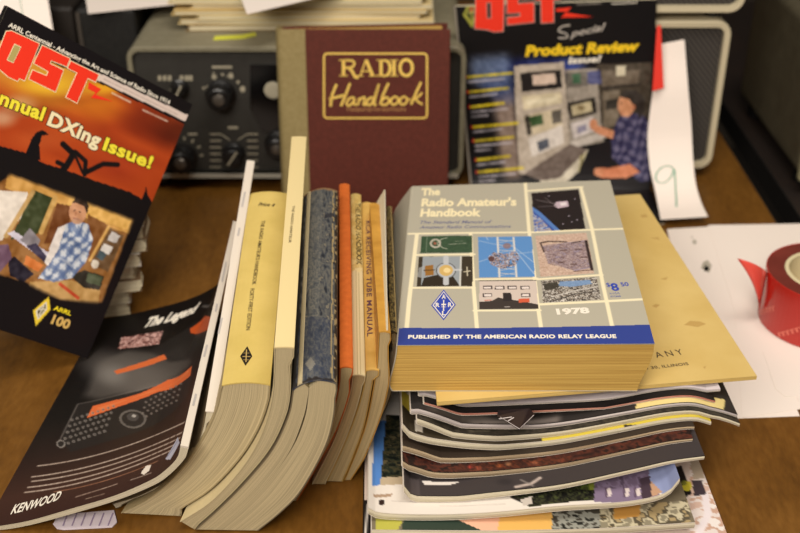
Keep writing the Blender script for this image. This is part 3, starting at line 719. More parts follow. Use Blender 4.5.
# old gold manual
t, sp, S, A, B, d = row_book('paperback_book', 'old gold plain-spined manual at the right end of the row, beside the white pamphlet',
    [(380, 331.5), (379, 350), (377, 372), (368, 420), (357.5, 451), (345.5, 480)], [(389.5, 332.5), (391, 352), (390, 372), (382, 410), (367, 450), (353, 480)], (374.5, 204), 205, bottomF(349, 480), M_oldgold, M_pagestan, bulge=.8, sq=0.75, nxt=([(391.8, 333), (392.6, 352), (390.2, 380), (379.5, 412), (355, 452)], bottomF(358, 452))); RB.append(t)
# dark patterned booklet
t, sp, S, A, B, d = row_book('paperback_book', 'thin booklet with dark mottled spine, last before the grey handbook',
    [(391.8, 333), (392.6, 352), (390.2, 380), (379.5, 412), (355, 452)], [(396, 333), (396.2, 352), (394, 380), (383.5, 412), (360, 452)], (389, 207), 200, bottomF(358, 452), mat('dark mottled cover', (74, 60, 38), .6), M_pagestan, bulge=.8, sq=1.0); RB.append(t)
pc = Pic(S, (84, 70, 40), .5); pc.speck(None, [(40, 34, 26), (58, 48, 32), (96, 84, 50), (140, 120, 72), (44, 38, 30)], 1.2, 2.4, 44)
pc.put(pc.X/S.w > .8, (176, 152, 100)); pc.make('mottled_spine_paper', M_matte, t, .2)
# white pamphlet poking up between them
Fn = uF(388, 330, bottomF(349, 480)-8); NT = Fn; FT = farpoint(385.3, 190, NT, 216); dr = nrm(uF(376, 206, FT[1])-FT)
tp = thing('pamphlet', 'thin white pamphlet poking up above the gold manual, its pale cover tilted', 'pamphlet', NT*np.array([1, 1, 0])+np.array([0, 0, .6]))
nz_ = nrm(np.cross(FT-NT, dr)); 
for nm, o0, o1, mm_ in (('cover', 0, .35, M_plainwhite), ('pages', .35, 1.0, M_pageswhite)):
    V = []
    for o_ in (o0, o1):
        for p, lw in ((NT, 7), (FT, 20)): V += [p+nz_*o_, p+nz_*o_+dr*lw]
    ob_ = obj(nm, V, [(0, 1, 3, 2), (4, 6, 7, 5), (0, 4, 5, 1), (2, 3, 7, 6), (0, 2, 6, 4), (1, 5, 7, 3)], mm_, tp)
    bm = bmesh.new(); bm.from_mesh(ob_.data); bmesh.ops.recalc_face_normals(bm, faces=bm.faces); bm.to_mesh(ob_.data); bm.free()
# second magazine (white spine, tall)
t, sp, S, A, B, d = row_book('magazine', 'taller of two white-spined magazines at the left end of the row, against the yellow paperback',
    [(206.5, 411), (203.5, 428), (197, 445), (186, 463), (166, 481), (141, 495), (113, 504)], [(214.5, 412), (211, 430), (203.5, 448), (191, 466), (171, 486), (144, 499), (114, 508)], (250.7, 161), 273, bottomF(113, 508), M_plainwhite, M_pagesmag, m_side=M_greycover, bulge=.3, cat='magazine', sq=.36, nxt=([(223, 385), (217, 410), (203, 440), (180, 472), (152, 497), (122, 513)], bottomF(150, 516))); RB.append(t)
for p0, p1 in (((245, 192), (242, 207)), ((239.5, 228), (238, 236)), ((222, 318), (218.5, 334))):
    ik = Ink(S); ik.stroke([p0, p1], 1.4, off=.25); ik.make('spine_print', mat('grey spine print', (176, 170, 166), .6), t)
# ------------------------------------------------ first magazine: its back cover flops open on to the table
F0 = bottomF(0, 530)
upN = tail([(180.5, 446), (177, 458), (165, 470.5), (150, 480.5), (115, 495.5), (72, 508.5), (30, 520.5), (0, 526), (-16, 528.5)], F0, 40)
loN = tail([(188.5, 447.5), (184.5, 459), (168.5, 475.5), (152, 486), (116, 500.5), (73, 513.5), (30, 525), (0, 530), (-16, 532.5)], F0, 40)
NS = (upN[0]+loN[0])/2; FS1 = farpoint(236.3, 221.5, NS, 268)
Fb = uz(104, 320, 1.)[1]; pn = np.array([0, FS1[2]-1, -(FS1[1]-Fb)]); pn = nrm(pn)
def farpl(pl): 
    P = np.array([upl(x, y, (0, Fb, 1.), pn) for x, y in pl]); P[:, 2] = np.maximum(P[:, 2], 1.2); return smoothpl(P, 40)
upF = farpl([(233.3, 221.5), (229, 248), (221, 279), (210, 289.5), (185, 300.5), (147, 310.5), (118, 316.5), (100, 319.5)])
loF = upF+(loN-upN)*.9
t = thing('magazine', 'glossy black magazine back cover with orange radio advertisement, flopped open on the table', 'magazine', (upN[-1]+upN[0])/2*np.array([1, 1, 0])+np.array([0, 0, .6]))
g = Geo(); n = 40; m = 3; vs = np.linspace(0, 1, 14)
top = np.stack([upF+(upN-upF)*v for v in vs], 1); bot = np.stack([loF+(loN-loF)*v for v in vs], 1)
sN = np.linspace(0, 1, n)
def uvg(a, b): return np.stack(np.broadcast_arrays(np.asarray(a)[:, None], np.asarray(b)[None, :]), -1)
g.grid(top-np.array([0, 0, .2]), uvg(sN, vs*0)); g.grid(bot, uvg(sN, vs*0))
for k_ in (0, -1): g.grid(np.stack([top[:, k_], bot[:, k_]], 1), uvg(sN, [0, 1.]))
for k_ in (0, -1): g.grid(np.stack([top[k_], bot[k_]], 1), uvg(vs, [0, 1.]))
o = g.make('page_block', M_pagesmag, t, uv=True)
bm = bmesh.new(); bm.from_mesh(o.data); bmesh.ops.remove_doubles(bm, verts=bm.verts, dist=1e-6); bmesh.ops.recalc_face_normals(bm, faces=bm.faces); bm.to_mesh(o.data); bm.free()
# white spine strip
d1 = nrm(FS1-NS); upv = nrm(np.cross((1, 0, 0), d1)); g = Geo()
a0, b0 = upN[0]+upv*.6, loN[0]+upv*.6; a1, b1 = upF[0]+upv*.6, loF[0]+upv*.6
ringN = [a0, b0, b0-upv*1.5, a0-upv*1.5]; ringF = [a1, b1, b1-upv*1.5, a1-upv*1.5]
g.add(ringN+ringF, [(0, 1, 2, 3), (7, 6, 5, 4)]+[(i, 4+i, 4+(i+1) % 4, (i+1) % 4) for i in range(4)]); o = g.make('spine', M_plainwhite, t)
bm = bmesh.new(); bm.from_mesh(o.data); bmesh.ops.recalc_face_normals(bm, faces=bm.faces); bm.to_mesh(o.data); bm.free()
ss = quadsurf(a1, b1, b0, a0, np.linalg.norm(b0-a0), 268)
for p0, p1 in (((226, 262), (222, 282)), ((217, 304), (215.5, 312)), ((207, 345), (204, 357)), ((196, 394), (193, 406))):
    ik = Ink(ss); ik.stroke([p0, p1], 1.4, off=.25); ik.make('spine_print', mat('grey spine print', (176, 170, 166), .6), t)
lenN = np.r_[0, np.cumsum(np.linalg.norm(np.diff(upN, axis=0), axis=1))][-1]
qs = np.linspace(0, 1, 40)
def adP(u, v):
    u = np.asarray(u, float); v = np.asarray(v, float); s_ = (1-u)*39
    i = np.clip(np.floor(s_).astype(int), 0, 38); f = (s_-i)[..., None]
    a = upF[i]*(1-f)+upF[i+1]*f; b = upN[i]*(1-f)+upN[i+1]*f
    return a*(1-v[..., None])+b*v[..., None]
AD = Surf(adP, lenN, 268)
pc = Pic(AD, (17, 15, 15), .8)
yy = pc.Y/AD.h
w = np.clip((yy-.55)/.35, 0, 1)[..., None]; pc.c = pc.c*(1-w)+np.array([64, 42, 34.])*w
w = np.clip((yy-.88)/.12, 0, 1)[..., None]*.5; pc.c = pc.c*(1-w)+np.array([48, 30, 28.])*w
pc.ell((135, 378), 58, 34, (118, 112, 106), .85, soft=.8)
pc.poly([(84, 396), (100, 362), (128, 350), (166, 352), (182, 345), (192, 362), (150, 384), (98, 400)], (92, 87, 82), .7, soft=4)
pc.ell((112, 375), 22, 16, (140, 136, 130), .5, soft=.9)
pc.poly([(150, 350), (196, 322), (206, 318), (196, 352), (170, 362)], (34, 32, 32), .8, soft=2)
pc.poly([(122, 337), (163, 331), (159, 344), (118, 349)], (140, 96, 88)); pc.speck([(122, 337), (163, 331), (159, 344), (118, 349)], [(70, 38, 36), (150, 104, 96), (206, 168, 160), (96, 56, 52)], 2.4, 2.4, 5)
pc.poly([(114, 371), (164, 354.5), (167, 359), (117, 374.5)], (206, 104, 56)); pc.poly([(190, 329), (205, 316), (208, 318.5), (191, 333)], (196, 84, 36))
pc.poly([(60, 437), (76, 405), (90, 402), (150, 388), (196, 358), (188, 395), (168, 416), (70, 452)], (38, 35, 34), .85)
pc.line([(60, 440), (78, 404), (130, 392), (192, 362)], 1.2, (120, 112, 106), .6)
pc.poly([(87, 418), (93, 406), (140, 393.5), (168, 380), (192, 366), (190.5, 375.5), (158, 392), (118, 407)], (212, 104, 56)); pc.poly([(95, 408), (140, 396), (189, 369), (189, 372), (150, 391), (100, 410)], (220, 126, 76), .6)
for r_ in range(5):
    for c_ in range(9):
        x = 72+c_*5.2-r_*2.2; y = 420+r_*6.2-c_*1.7
        if x < 122: pc.ell((x, y), 1.7, 1.4, (150, 142, 134), .6); pc.ell((x+.3, y), .8, .7, (70, 66, 64), .7)
for r_ in range(4):
    for c_ in range(8):
        x = 146+c_*5-r_*1.5; y = 402+r_*5.6-c_*2.6; pc.ell((x, y), 1.4, 1.1, (128, 118, 110), .7)
pc.ell((133, 419), 13.5, 9.5, (112, 106, 100), .8); pc.ell((133, 419), 11, 7.6, (40, 37, 36)); pc.ell((133, 417), 6, 4.2, (78, 74, 72), .8); pc.ell((134, 416), 2, 1.5, (190, 184, 176), .8)
pc.ell((61, 444), 4.5, 4, (140, 134, 128), .8); pc.ell((61, 444), 3, 2.7, (40, 36, 34))
def arc_(x0, y0, x1, y1, sag): return [(x0+(x1-x0)*q, y0+(y1-y0)*q+sag*4*q*(1-q)) for q in np.linspace(0, 1, 26)]
rr_ = random.Random(4)
for k_, (x0, y0, x1, y1, sg_) in enumerate(((38, 466, 185, 422, 7), (32, 477, 183, 432, 7), (32, 481.5, 182, 437, 7), (28, 487.5, 176, 444, 7), (25, 492.5, 174, 449, 7), (54, 492, 158, 461, 4))):
    A_ = arc_(x0, y0, x1, y1, sg_)
    for a_, b_ in zip(A_[:-1], A_[1:]):
        e_ = rr_.uniform(.68, .95); pc.line([a_, (a_[0]+(b_[0]-a_[0])*e_, a_[1]+(b_[1]-a_[1])*e_)], 1.3 if k_ < 5 else .8, (206, 188, 172) if k_ < 5 else (170, 120, 90), .8)
pc.dashes((76, 497), (117, 484), 1.0, (190, 168, 150), 9); pc.dashes((86, 499), (104, 494), .8, (170, 150, 130), 10)
pc.dashes((131, 480), (151, 473), .9, (190, 172, 156), 11)
pc.poly([(141, 473), (146, 466), (151, 465), (149, 471), (144, 475)], (226, 214, 200)); pc.poly([(165.5, 459), (178, 437), (179.5, 443), (170, 460)], (176, 176, 190)); pc.line([(168, 456), (177, 442)], 2, (120, 124, 150), .7)
pc.dashes((203, 306), (218, 296), 3.2, (150, 146, 140), 4, .5, word=(3, 6)); pc.make('back_cover_print', M_print, t, .1)
ik = Ink(AD); ik.text('KENWOOD', (10.5, 514.5), (59.5, 499.5), (1.6, -9), bold=.02, shear=.25, off=.3); ik.make('maker_lettering', M_white, t)
ik = Ink(AD); ik.text('The Legend', (144, 327.5), (196, 312), (2.5, -9), bold=.045, shear=.25, off=.3); ik.make('headline_lettering', M_white, t)
# small printed flyer pinched under it
q = [uz(x, y, 1.0) for x, y in ((53, 524), (57, 528.5), (64, 529.5), (112, 527), (117, 522), (114, 510), (64, 514), (56, 518))]
fl_ = thing('flyer', 'small lilac printed flyer pinched under the flopped magazine at the front edge', 'flyer', uz(85, 520, .2))
sheet('sheet', None, q, mat('pale lilac paper', (212, 200, 208), .6), .6, parent=fl_)
sfl = quadsurf(uz(55, 509, 1.), uz(117, 506, 1.), uz(118, 528, 1.), uz(52, 530, 1.), 42, 20); ik = Ink(sfl)
for k_ in range(6): ik.stroke([(63+k_*9, 526), (68+k_*9, 513)], .9, off=.2)
ik.make('printed_lines', mat('faint violet ink', (150, 132, 160), .6), fl_)
def plaid(pc, sh, base, light, dark, step, seed):
    m_ = pc.mask(pc.pt(sh)); kp = pc.c.copy(); pc.c[m_] = base; r = np.random.default_rng(seed)
    wob_ = (pc.vn(9, 9, seed)-.5)*step*.9; a = (pc.X*.94+pc.Y*.34+wob_)/step; b = (pc.Y*.94-pc.X*.34+wob_)/(step*1.15)
    for q, c_, lo, hi, al in ((a, light, .0, .3, .8), (b, light, .0, .3, .8), (a, dark, .5, .8, .7), (b, dark, .5, .78, .6)):
        f = q-np.floor(q); k_ = m_ & (f > lo) & (f < hi); pc.put(k_, c_, al)
    return pc
# ================================================================== leaning magazine, left
BR = np.array([-252.3, 747.4, 3.]); TR = np.array([-171.6, 870.7, 172.2]); TL = np.array([-287., 806.4, 274.2]); BL = np.array([-367.7, 683.1, 104.9])
for p_ in (BR, TR, TL, BL): p_ += np.array([0, -1.5, 2.6])
wL = np.linalg.norm(TL-TR); hL = np.linalg.norm(TR-BR)
def curlP(u, v):                         # a very slight bow so that the gloss breaks
    u = np.asarray(u)[..., None]; v = np.asarray(v)[..., None]
    return TL+(TR-TL)*u+(BL-TL)*v
LM = Surf(curlP, wL, hL); nL = nrm(np.cross(TR-TL, TL-BL))
def slab(S, o0, o1, name, m, parent, nu=3, nv=3, u=(0, 1), v=(0, 1), n_=None):
    g = Geo(); us = np.linspace(*u, nu); vv = np.linspace(*v, nv); U_, V_ = np.meshgrid(us, vv)
    a = S.at(U_*S.w, V_*S.h, o0); b = S.at(U_*S.w, V_*S.h, o1)
    g.grid(a, np.stack([U_, V_*0], -1)); g.grid(b, np.stack([U_, V_*0+1], -1))
    for E1, E2, s_ in ((a[0], b[0], us), (a[-1], b[-1], us), (a[:, 0], b[:, 0], vv), (a[:, -1], b[:, -1], vv)):
        g.grid(np.stack([E1, E2], 1), uvg(s_, [0, 1.]))
    o = g.make(name, m, parent, uv=True)
    bm = bmesh.new(); bm.from_mesh(o.data); bmesh.ops.remove_doubles(bm, verts=bm.verts, dist=1e-6); bmesh.ops.recalc_face_normals(bm, faces=bm.faces); bm.to_mesh(o.data); bm.free(); return o
t = thing('magazine', 'sunset-covered magazine tilted against a pile at the left, man in plaid shirt on it', 'magazine', BR)
slab(LM, -.2, -4.0, 'page_block', M_pagesmag, t); slab(LM, -4.0, -4.4, 'back_cover', M_blackgloss, t)
slab(LM, -.05, -4.4, 'spine', M_blackgloss, t, u=(-.006, -.0005))
pc = Pic(LM, (20, 16, 18), .7)
sky = pc.mask(pc.pt([(-60, 15), (97, 82), (190, 127), (152, 202), (145, 190), (142, 199), (130, 192), (93, 180), (66, 170), (43, 163), (27, 153), (0, 146), (-60, 128)]))
c1 = np.zeros_like(pc.c)+np.array([196, 80, 34.]); pc2 = pc.c.copy(); pc.c = c1
for (x, y, rx, ry, col, a) in ((60, 80, 70, 42, (244, 196, 60), .95), (10, 60, 60, 40, (244, 200, 70), .8), (100, 105, 45, 26, (232, 140, 40), .8), (150, 120, 40, 30, (120, 40, 20), .8), (178, 132, 36, 26, (84, 28, 16), .85), (140, 90, 36, 18, (150, 60, 24), .6),
                          (20, 105, 26, 16, (240, 206, 150), .8), (2, 118, 22, 14, (244, 220, 190), .7), (70, 130, 45, 18, (206, 92, 40), .7), (40, 140, 40, 16, (206, 100, 52), .6), (120, 165, 46, 24, (196, 76, 40), .7), (30, 112, 34, 8, (150, 70, 30), .45), (75, 100, 40, 7, (180, 90, 30), .4)):
    pc.ell((x, y), rx, ry, col, a, soft=.9)
vv_ = (pc.vn(26, 7, 3)-.5)*36; pc.c = pc.c+vv_[..., None]*np.array([1, .7, .3])
pc.c = pc.c*np.array([.86, .80, .74]); pc.ell((105, 88), 34, 10, (236, 176, 40), .8, soft=.9); pc.ell((45, 85), 40, 14, (244, 196, 50), .7, soft=.9); pc.c = np.where(sky[..., None], pc.c, pc2)
# figures against the sky
K_ = (18, 15, 18)
def q48(l, ox=0, oy=90, k_=4.846): return [(ox+x/k_, oy+y/k_) for x, y in l]
pc.poly(q48([(120, 320), (150, 240), (178, 202), (205, 194), (240, 216), (205, 222), (190, 262), (196, 340)]), K_)
pc.line(q48([(305, 262), (345, 300), (362, 305)]), 4.5, K_); pc.line(q48([(350, 320), (320, 372), (300, 390)]), 5, K_); pc.line(q48([(278, 350), (325, 372)]), 3.5, K_); pc.line(q48([(365, 300), (415, 345), (410, 410)]), 3.5, K_); pc.line(q48([(415, 400), (500, 358), (570, 362)]), 4, K_)
pc.line(q48([(345, 300), (370, 330), (400, 400)]), 2, K_)
pc.poly([(143, 199), (146, 186), (149, 201)], K_)
pc.poly([(98, 72.5), (194, 118), (192, 124.5), (95, 79)], (214, 196, 186)); pc.dashes((104, 79), (178, 115), .8, (150, 130, 124), 2, .6)
pc.dashes((112, 93), (131, 102.5), 1.2, (226, 216, 200), 5, .8); pc.dashes((143, 110), (168, 121.5), 1.2, (226, 216, 200), 6, .8)
# the inset photograph
fr = [(11, 174), (133, 220), (102, 303), (60, 300), (24, 282), (-12, 272), (-12, 190)]
pm = pc.mask(pc.pt(fr)).astype(float); keep = pc.c.copy()
pc.poly(fr, (150, 104, 58)); pc.poly([(8, 172), (135, 219), (129, 234), (5, 188)], (206, 156, 84)); pc.poly([(70, 196), (132, 219), (128, 230), (66, 208)], (224, 176, 96))
pc.poly([(-12, 190), (28, 192), (24, 214), (2, 240), (-12, 244)], (228, 218, 206)); pc.poly([(34, 190), (56, 199), (44, 232), (10, 240)], (64, 72, 46)); pc.line([(33, 192), (6, 236)], 3.5, (196, 160, 104)); pc.line([(55, 198), (41, 232)], 4, (206, 166, 100))
pc.poly([(57, 203), (72, 206), (66, 240), (44, 244)], (112, 66, 36)); pc.poly([(88, 214), (110, 226), (92, 262), (84, 250)], (128, 82, 44)); pc.line([(109, 226), (90, 260)], 2.5, (216, 170, 100))
pc.poly([(110, 228), (124, 236), (108, 272), (90, 264)], (112, 86, 60)); pc.poly([(112, 231), (120, 236), (116, 243), (107, 240)], (206, 200, 196)); pc.poly([(104, 243), (113, 247), (109, 255), (100, 251)], (220, 214, 208)); pc.ell((95, 264), 4, 4.5, (216, 206, 190)); pc.poly([(100, 250), (107, 254), (102, 261), (96, 257)], (70, 84, 90))
pc.poly([(7, 233), (14, 231), (54, 256), (46, 262)], (206, 200, 214)); pc.poly([(20, 240), (30, 228), (40, 240), (36, 252)], (140, 134, 140)); pc.poly([(26, 246), (36, 243), (48, 258), (44, 262)], (60, 54, 76))
pc.poly([(26, 255), (44, 265), (38, 272), (24, 264)], (206, 118, 58)); pc.poly([(8, 262), (14, 256), (34, 274), (24, 282), (10, 276)], (42, 38, 50)); pc.poly([(-12, 246), (8, 244), (12, 258), (0, 272), (-12, 270)], (120, 92, 112))
pc.poly([(30, 282), (70, 280), (100, 290), (98, 306), (62, 300), (28, 290)], (190, 150, 92)); pc.poly([(70, 276), (84, 270), (104, 276), (100, 290), (84, 288)], (52, 48, 42)); pc.poly([(88, 272), (103, 277), (100, 286), (86, 282)], (84, 92, 70)); pc.line([(60, 284), (78, 298)], 2.5, (196, 60, 40), .8)
sh = [(66, 224), (76, 220), (88, 224), (93, 240), (86, 262), (72, 278), (54, 282), (38, 278), (50, 262), (58, 244)]
plaid(pc, sh, (140, 156, 186), (214, 218, 224), (84, 104, 148), 7.5, 1)
pc.poly([(58, 228), (66, 224), (58, 250), (48, 266), (44, 262)], (228, 220, 214)); pc.line([(60, 258), (72, 266), (84, 252)], 2, (200, 204, 214), .6)
pc.ell((77.5, 212.5), 8.6, 11.5, (206, 152, 116)); pc.poly([(72, 203), (76, 197), (85, 198), (89, 206), (87, 214), (84, 206), (76, 203)], (54, 40, 32)); pc.ell((74.5, 210.5), 1.2, .9, (80, 50, 40)); pc.ell((80, 212), 1.2, .9, (80, 50, 40)); pc.line([(73.5, 218), (78.5, 219.5)], 1, (150, 84, 70)); pc.line([(76, 212), (75.5, 215.5)], .8, (170, 112, 84)); pc.ell((76.5, 221), 5, 3, (176, 140, 118), .6)
pc.c = pc.c+((pc.vn(3, 3, 61)-.5)*34+(pc.vn(8, 8, 62)-.5)*26)[..., None]; soft = pc._blur(pm, 1.6)[..., None]; pc.c = keep*(1-soft)+pc.c*soft
# emblem and anniversary mark
pc.poly([(48.8, 296.5), (50.4, 309.5), (35.8, 326), (33, 311)], (238, 206, 60)); pc.poly([(46.5, 301.5), (47.3, 309), (37.5, 320), (35.6, 311)], (226, 220, 200)); pc.poly([(45.5, 304), (46, 308.5), (38.5, 317), (37.3, 311)], (84, 74, 44)); pc.line([(44, 306), (39, 315)], 1, (232, 226, 206)); pc.line([(39, 309.5), (45, 309)], 1, (232, 226, 206))
pc.make('front_cover_print', M_print, t, .1)
ik = Ink(LM)
def L8(l, k_=4.846, ox=0, oy=0): return [(ox+x/k_, oy+y/k_) for x, y in l]
QO = L8([(30, 152), (55, 150), (190, 212), (118, 390), (92, 378), (84, 392), (40, 372), (-6, 332), (-8, 250)])
def ring(pts_o, pts_i, off, mi): ik.poly(pts_o, off=off, mi=mi)
from mathutils import Vector as _V
def grow(pts, k_):
    P = np.asarray(pts, float); n = len(P); out = []
    ar = sum(P[i][0]*P[(i+1) % n][1]-P[(i+1) % n][0]*P[i][1] for i in range(n)); sg = 1 if ar > 0 else -1
    for i in range(n):
        a = P[i]-P[i-1]; b = P[(i+1) % n]-P[i]; na = np.array([a[1], -a[0]])/np.linalg.norm(a); nb = np.array([b[1], -b[0]])/np.linalg.norm(b)
        m_ = na+nb; m_ = m_/max(.35, m_@m_/2) if np.linalg.norm(m_) > .2 else na; out.append(tuple(P[i]+sg*m_/2*k_*1.0))
    return out
def masthead(ik, letters, hole, k_):
    for L_ in letters: ik.poly(grow(L_, k_), off=.2, mi=1); ik.poly(L_, off=.35, mi=0)
    ik.poly(grow(hole, k_*.8), off=.45, mi=1); ik.poly(hole, off=.55, mi=2)
SO = L8([(204, 220), (338, 284), (322, 322), (247, 292), (240, 308), (306, 340), (268, 444), (140, 382), (157, 340), (226, 368), (234, 346), (164, 306)])
TO = L8([(342, 296), (478, 362), (462, 396), (424, 378), (372, 498), (320, 470), (374, 352), (328, 330)])
masthead(ik, [QO, SO, TO], L8([(70, 215), (98, 228), (62, 302), (35, 290)]), 1.5)
ik.poly(L8([(430, 398), (490, 432), (462, 458), (548, 492), (440, 474), (462, 448), (425, 430)]), off=.3, mi=0)
ik.make('masthead_lettering', [M_red, M_cream, mat('olive yellow ink', (176, 160, 96), .5)], t)
ik = Ink(LM); ik.text('ARRL Centennial - Advancing the Art and Science of Radio Since 1914', (8, 26.5), (169, 104.5), (1.6, -4.6), bold=.02); ik.text('WWW.ARRL.ORG', (143, 112), (167, 123.5), (.8, -2.4), bold=.02, off=.31) if 0 else None
ik.make('strapline_lettering', M_white, t)
for s_, p0, p1, cap, col in (('Annual', (-18, 97), (42, 120.5), (5, -13), 0), ('DXing', (46.5, 124), (98, 147), (5, -13), 1), ('Issue!', (102, 149), (150, 168.5), (4.5, -12), 0)):
    ik = Ink(LM); ik.text(s_, p0, p1, cap, bold=.038, spacing=1.06, off=.4, mi=0, outline=(.035, 1)); ik.make('headline_lettering', [mat('pale yellow ink', (240, 224, 60), .45) if col == 0 else M_cream, mat('dark brown ink', (60, 30, 14), .5)], t)
ik = Ink(LM); ik.text('ARRL', (53, 309.5), (70.5, 315.5), (.6, -4.6), bold=.03, mi=0); ik.text('100', (50.5, 323), (68, 329), (1.5, -9.5), bold=.04, mi=1); ik.make('anniversary_lettering', [M_yellow, mat('gold ink', (216, 178, 100), .5)], t)
# pile of magazines it leans on
cF = uz(122, 319, 1)[1]; zz = .6
xr = [124, 127, 137, 134, 142, 150, 147, 146]; hts = [13, 12, 12, 13, 12, 12, 11, 9]
PV = np.array([uF(124, 318, cF)[0], cF]); aP = math.radians(13)
def rp_(p):
    p = np.array(p, float); dx = p[..., 0]-PV[0]; dy = p[..., 1]-PV[1]; q = p.copy(); q[..., 0] = PV[0]+dx*math.cos(aP)-dy*math.sin(aP); q[..., 1] = PV[1]+dx*math.sin(aP)+dy*math.cos(aP); return q
lab = ['bottom magazine of the pile behind the sunset magazine', 'second magazine up in the pile behind the sunset magazine', 'third magazine up, its curled fore-edge jutting out behind the sunset magazine', 'fourth magazine up in the pile behind the sunset magazine',
       'fifth magazine up in the pile, wavy pages right of the sunset magazine', 'sixth magazine up, edge sticking out furthest beside the sunset magazine', 'seventh magazine up, partly hidden behind the sunset magazine', 'top magazine of the pile behind the sunset magazine']
for k_ in range(8):
    h_ = hts[k_]; X1 = uF(xr[k_], 270, cF)[0]; y0 = cF+rng.uniform(0, 7); n = 15
    t = thing('magazine', lab[k_], 'magazine', rp_(np.array([X1-75, y0+95, zz])), 'pile behind the sunset magazine')
    ys = np.linspace(0, 190, n); ph = rng.uniform(0, 6)
    wob = lambda y, z: 3.0*np.sin(y/17+ph)*(.3+.7*z)-1.5*np.cos(y/9+ph*2)
    g = Geo(); lay = np.linspace(0, 1, 5)
    side = np.array([[(X1+wob(y, l)-4*abs(l-.5), y0+y, zz+.5+(h_-1.2)*l-(2.2*(1-l) if 0 else 0)) for l in lay] for y in ys])
    left = side.copy(); left[:, :, 0] = X1-150; nf = 17
    fx_ = np.linspace(0, 1, nf); front = np.array([[(X1-150+150*a+(wob(0, l)-4*abs(l-.5))*a, y0-2.2*math.sin(a*23+ph)*(.4+.6*l)*(a < .999)*(a > .001), zz+.5+(h_-1.2)*l) for l in lay] for a in fx_])
    front = rp_(front); side = rp_(side); left = rp_(left)
    g.grid(side, uvg(ys/190, lay), flip=False); g.grid(left, uvg(ys/190, lay), flip=True)
    g.grid(front, uvg(fx_, lay)); g.grid(np.stack([left[-1], side[-1]], 0), uvg([0, 1.], lay))
    for e in (0, -1):
        ring_ = np.concatenate([front[:, e], side[1:, e], left[::-1, e][:-1]]); g.add(ring_, [tuple(range(len(ring_)))], [(0, 0)]*len(ring_))
    o = g.make('page_block', M_pageswhite, t, uv=True); bm = bmesh.new(); bm.from_mesh(o.data); bmesh.ops.remove_doubles(bm, verts=bm.verts, dist=1e-6); bmesh.ops.recalc_face_normals(bm, faces=bm.faces); bm.to_mesh(o.data); bm.free()
    cc = [mat('cream cover stock', (206, 192, 160), .5), M_plainwhite, mat('brown cover stock', (120, 96, 70), .5)][k_ % 3]
    for nm, z0 in (('back_cover', zz), ('front_cover', zz+h_-.65)):
        E_ = [(X1+wob(y, .5)*.6, y0+y) for y in ys]; poly_ = [tuple(rp_(np.array(p_))) for p_ in [(X1-150.5, y0), ]+E_+[(X1-150.5, y0+190)]]
        kk = len(poly_); V = [(x, y, z0) for x, y in poly_]+[(x, y, z0+.5) for x, y in poly_]
        obj(nm, V, [tuple(range(kk))[::-1], tuple(range(kk, 2*kk))]+[(i, (i+1) % kk, kk+(i+1) % kk, kk+i) for i in range(kk)], cc, t)
    zz += h_
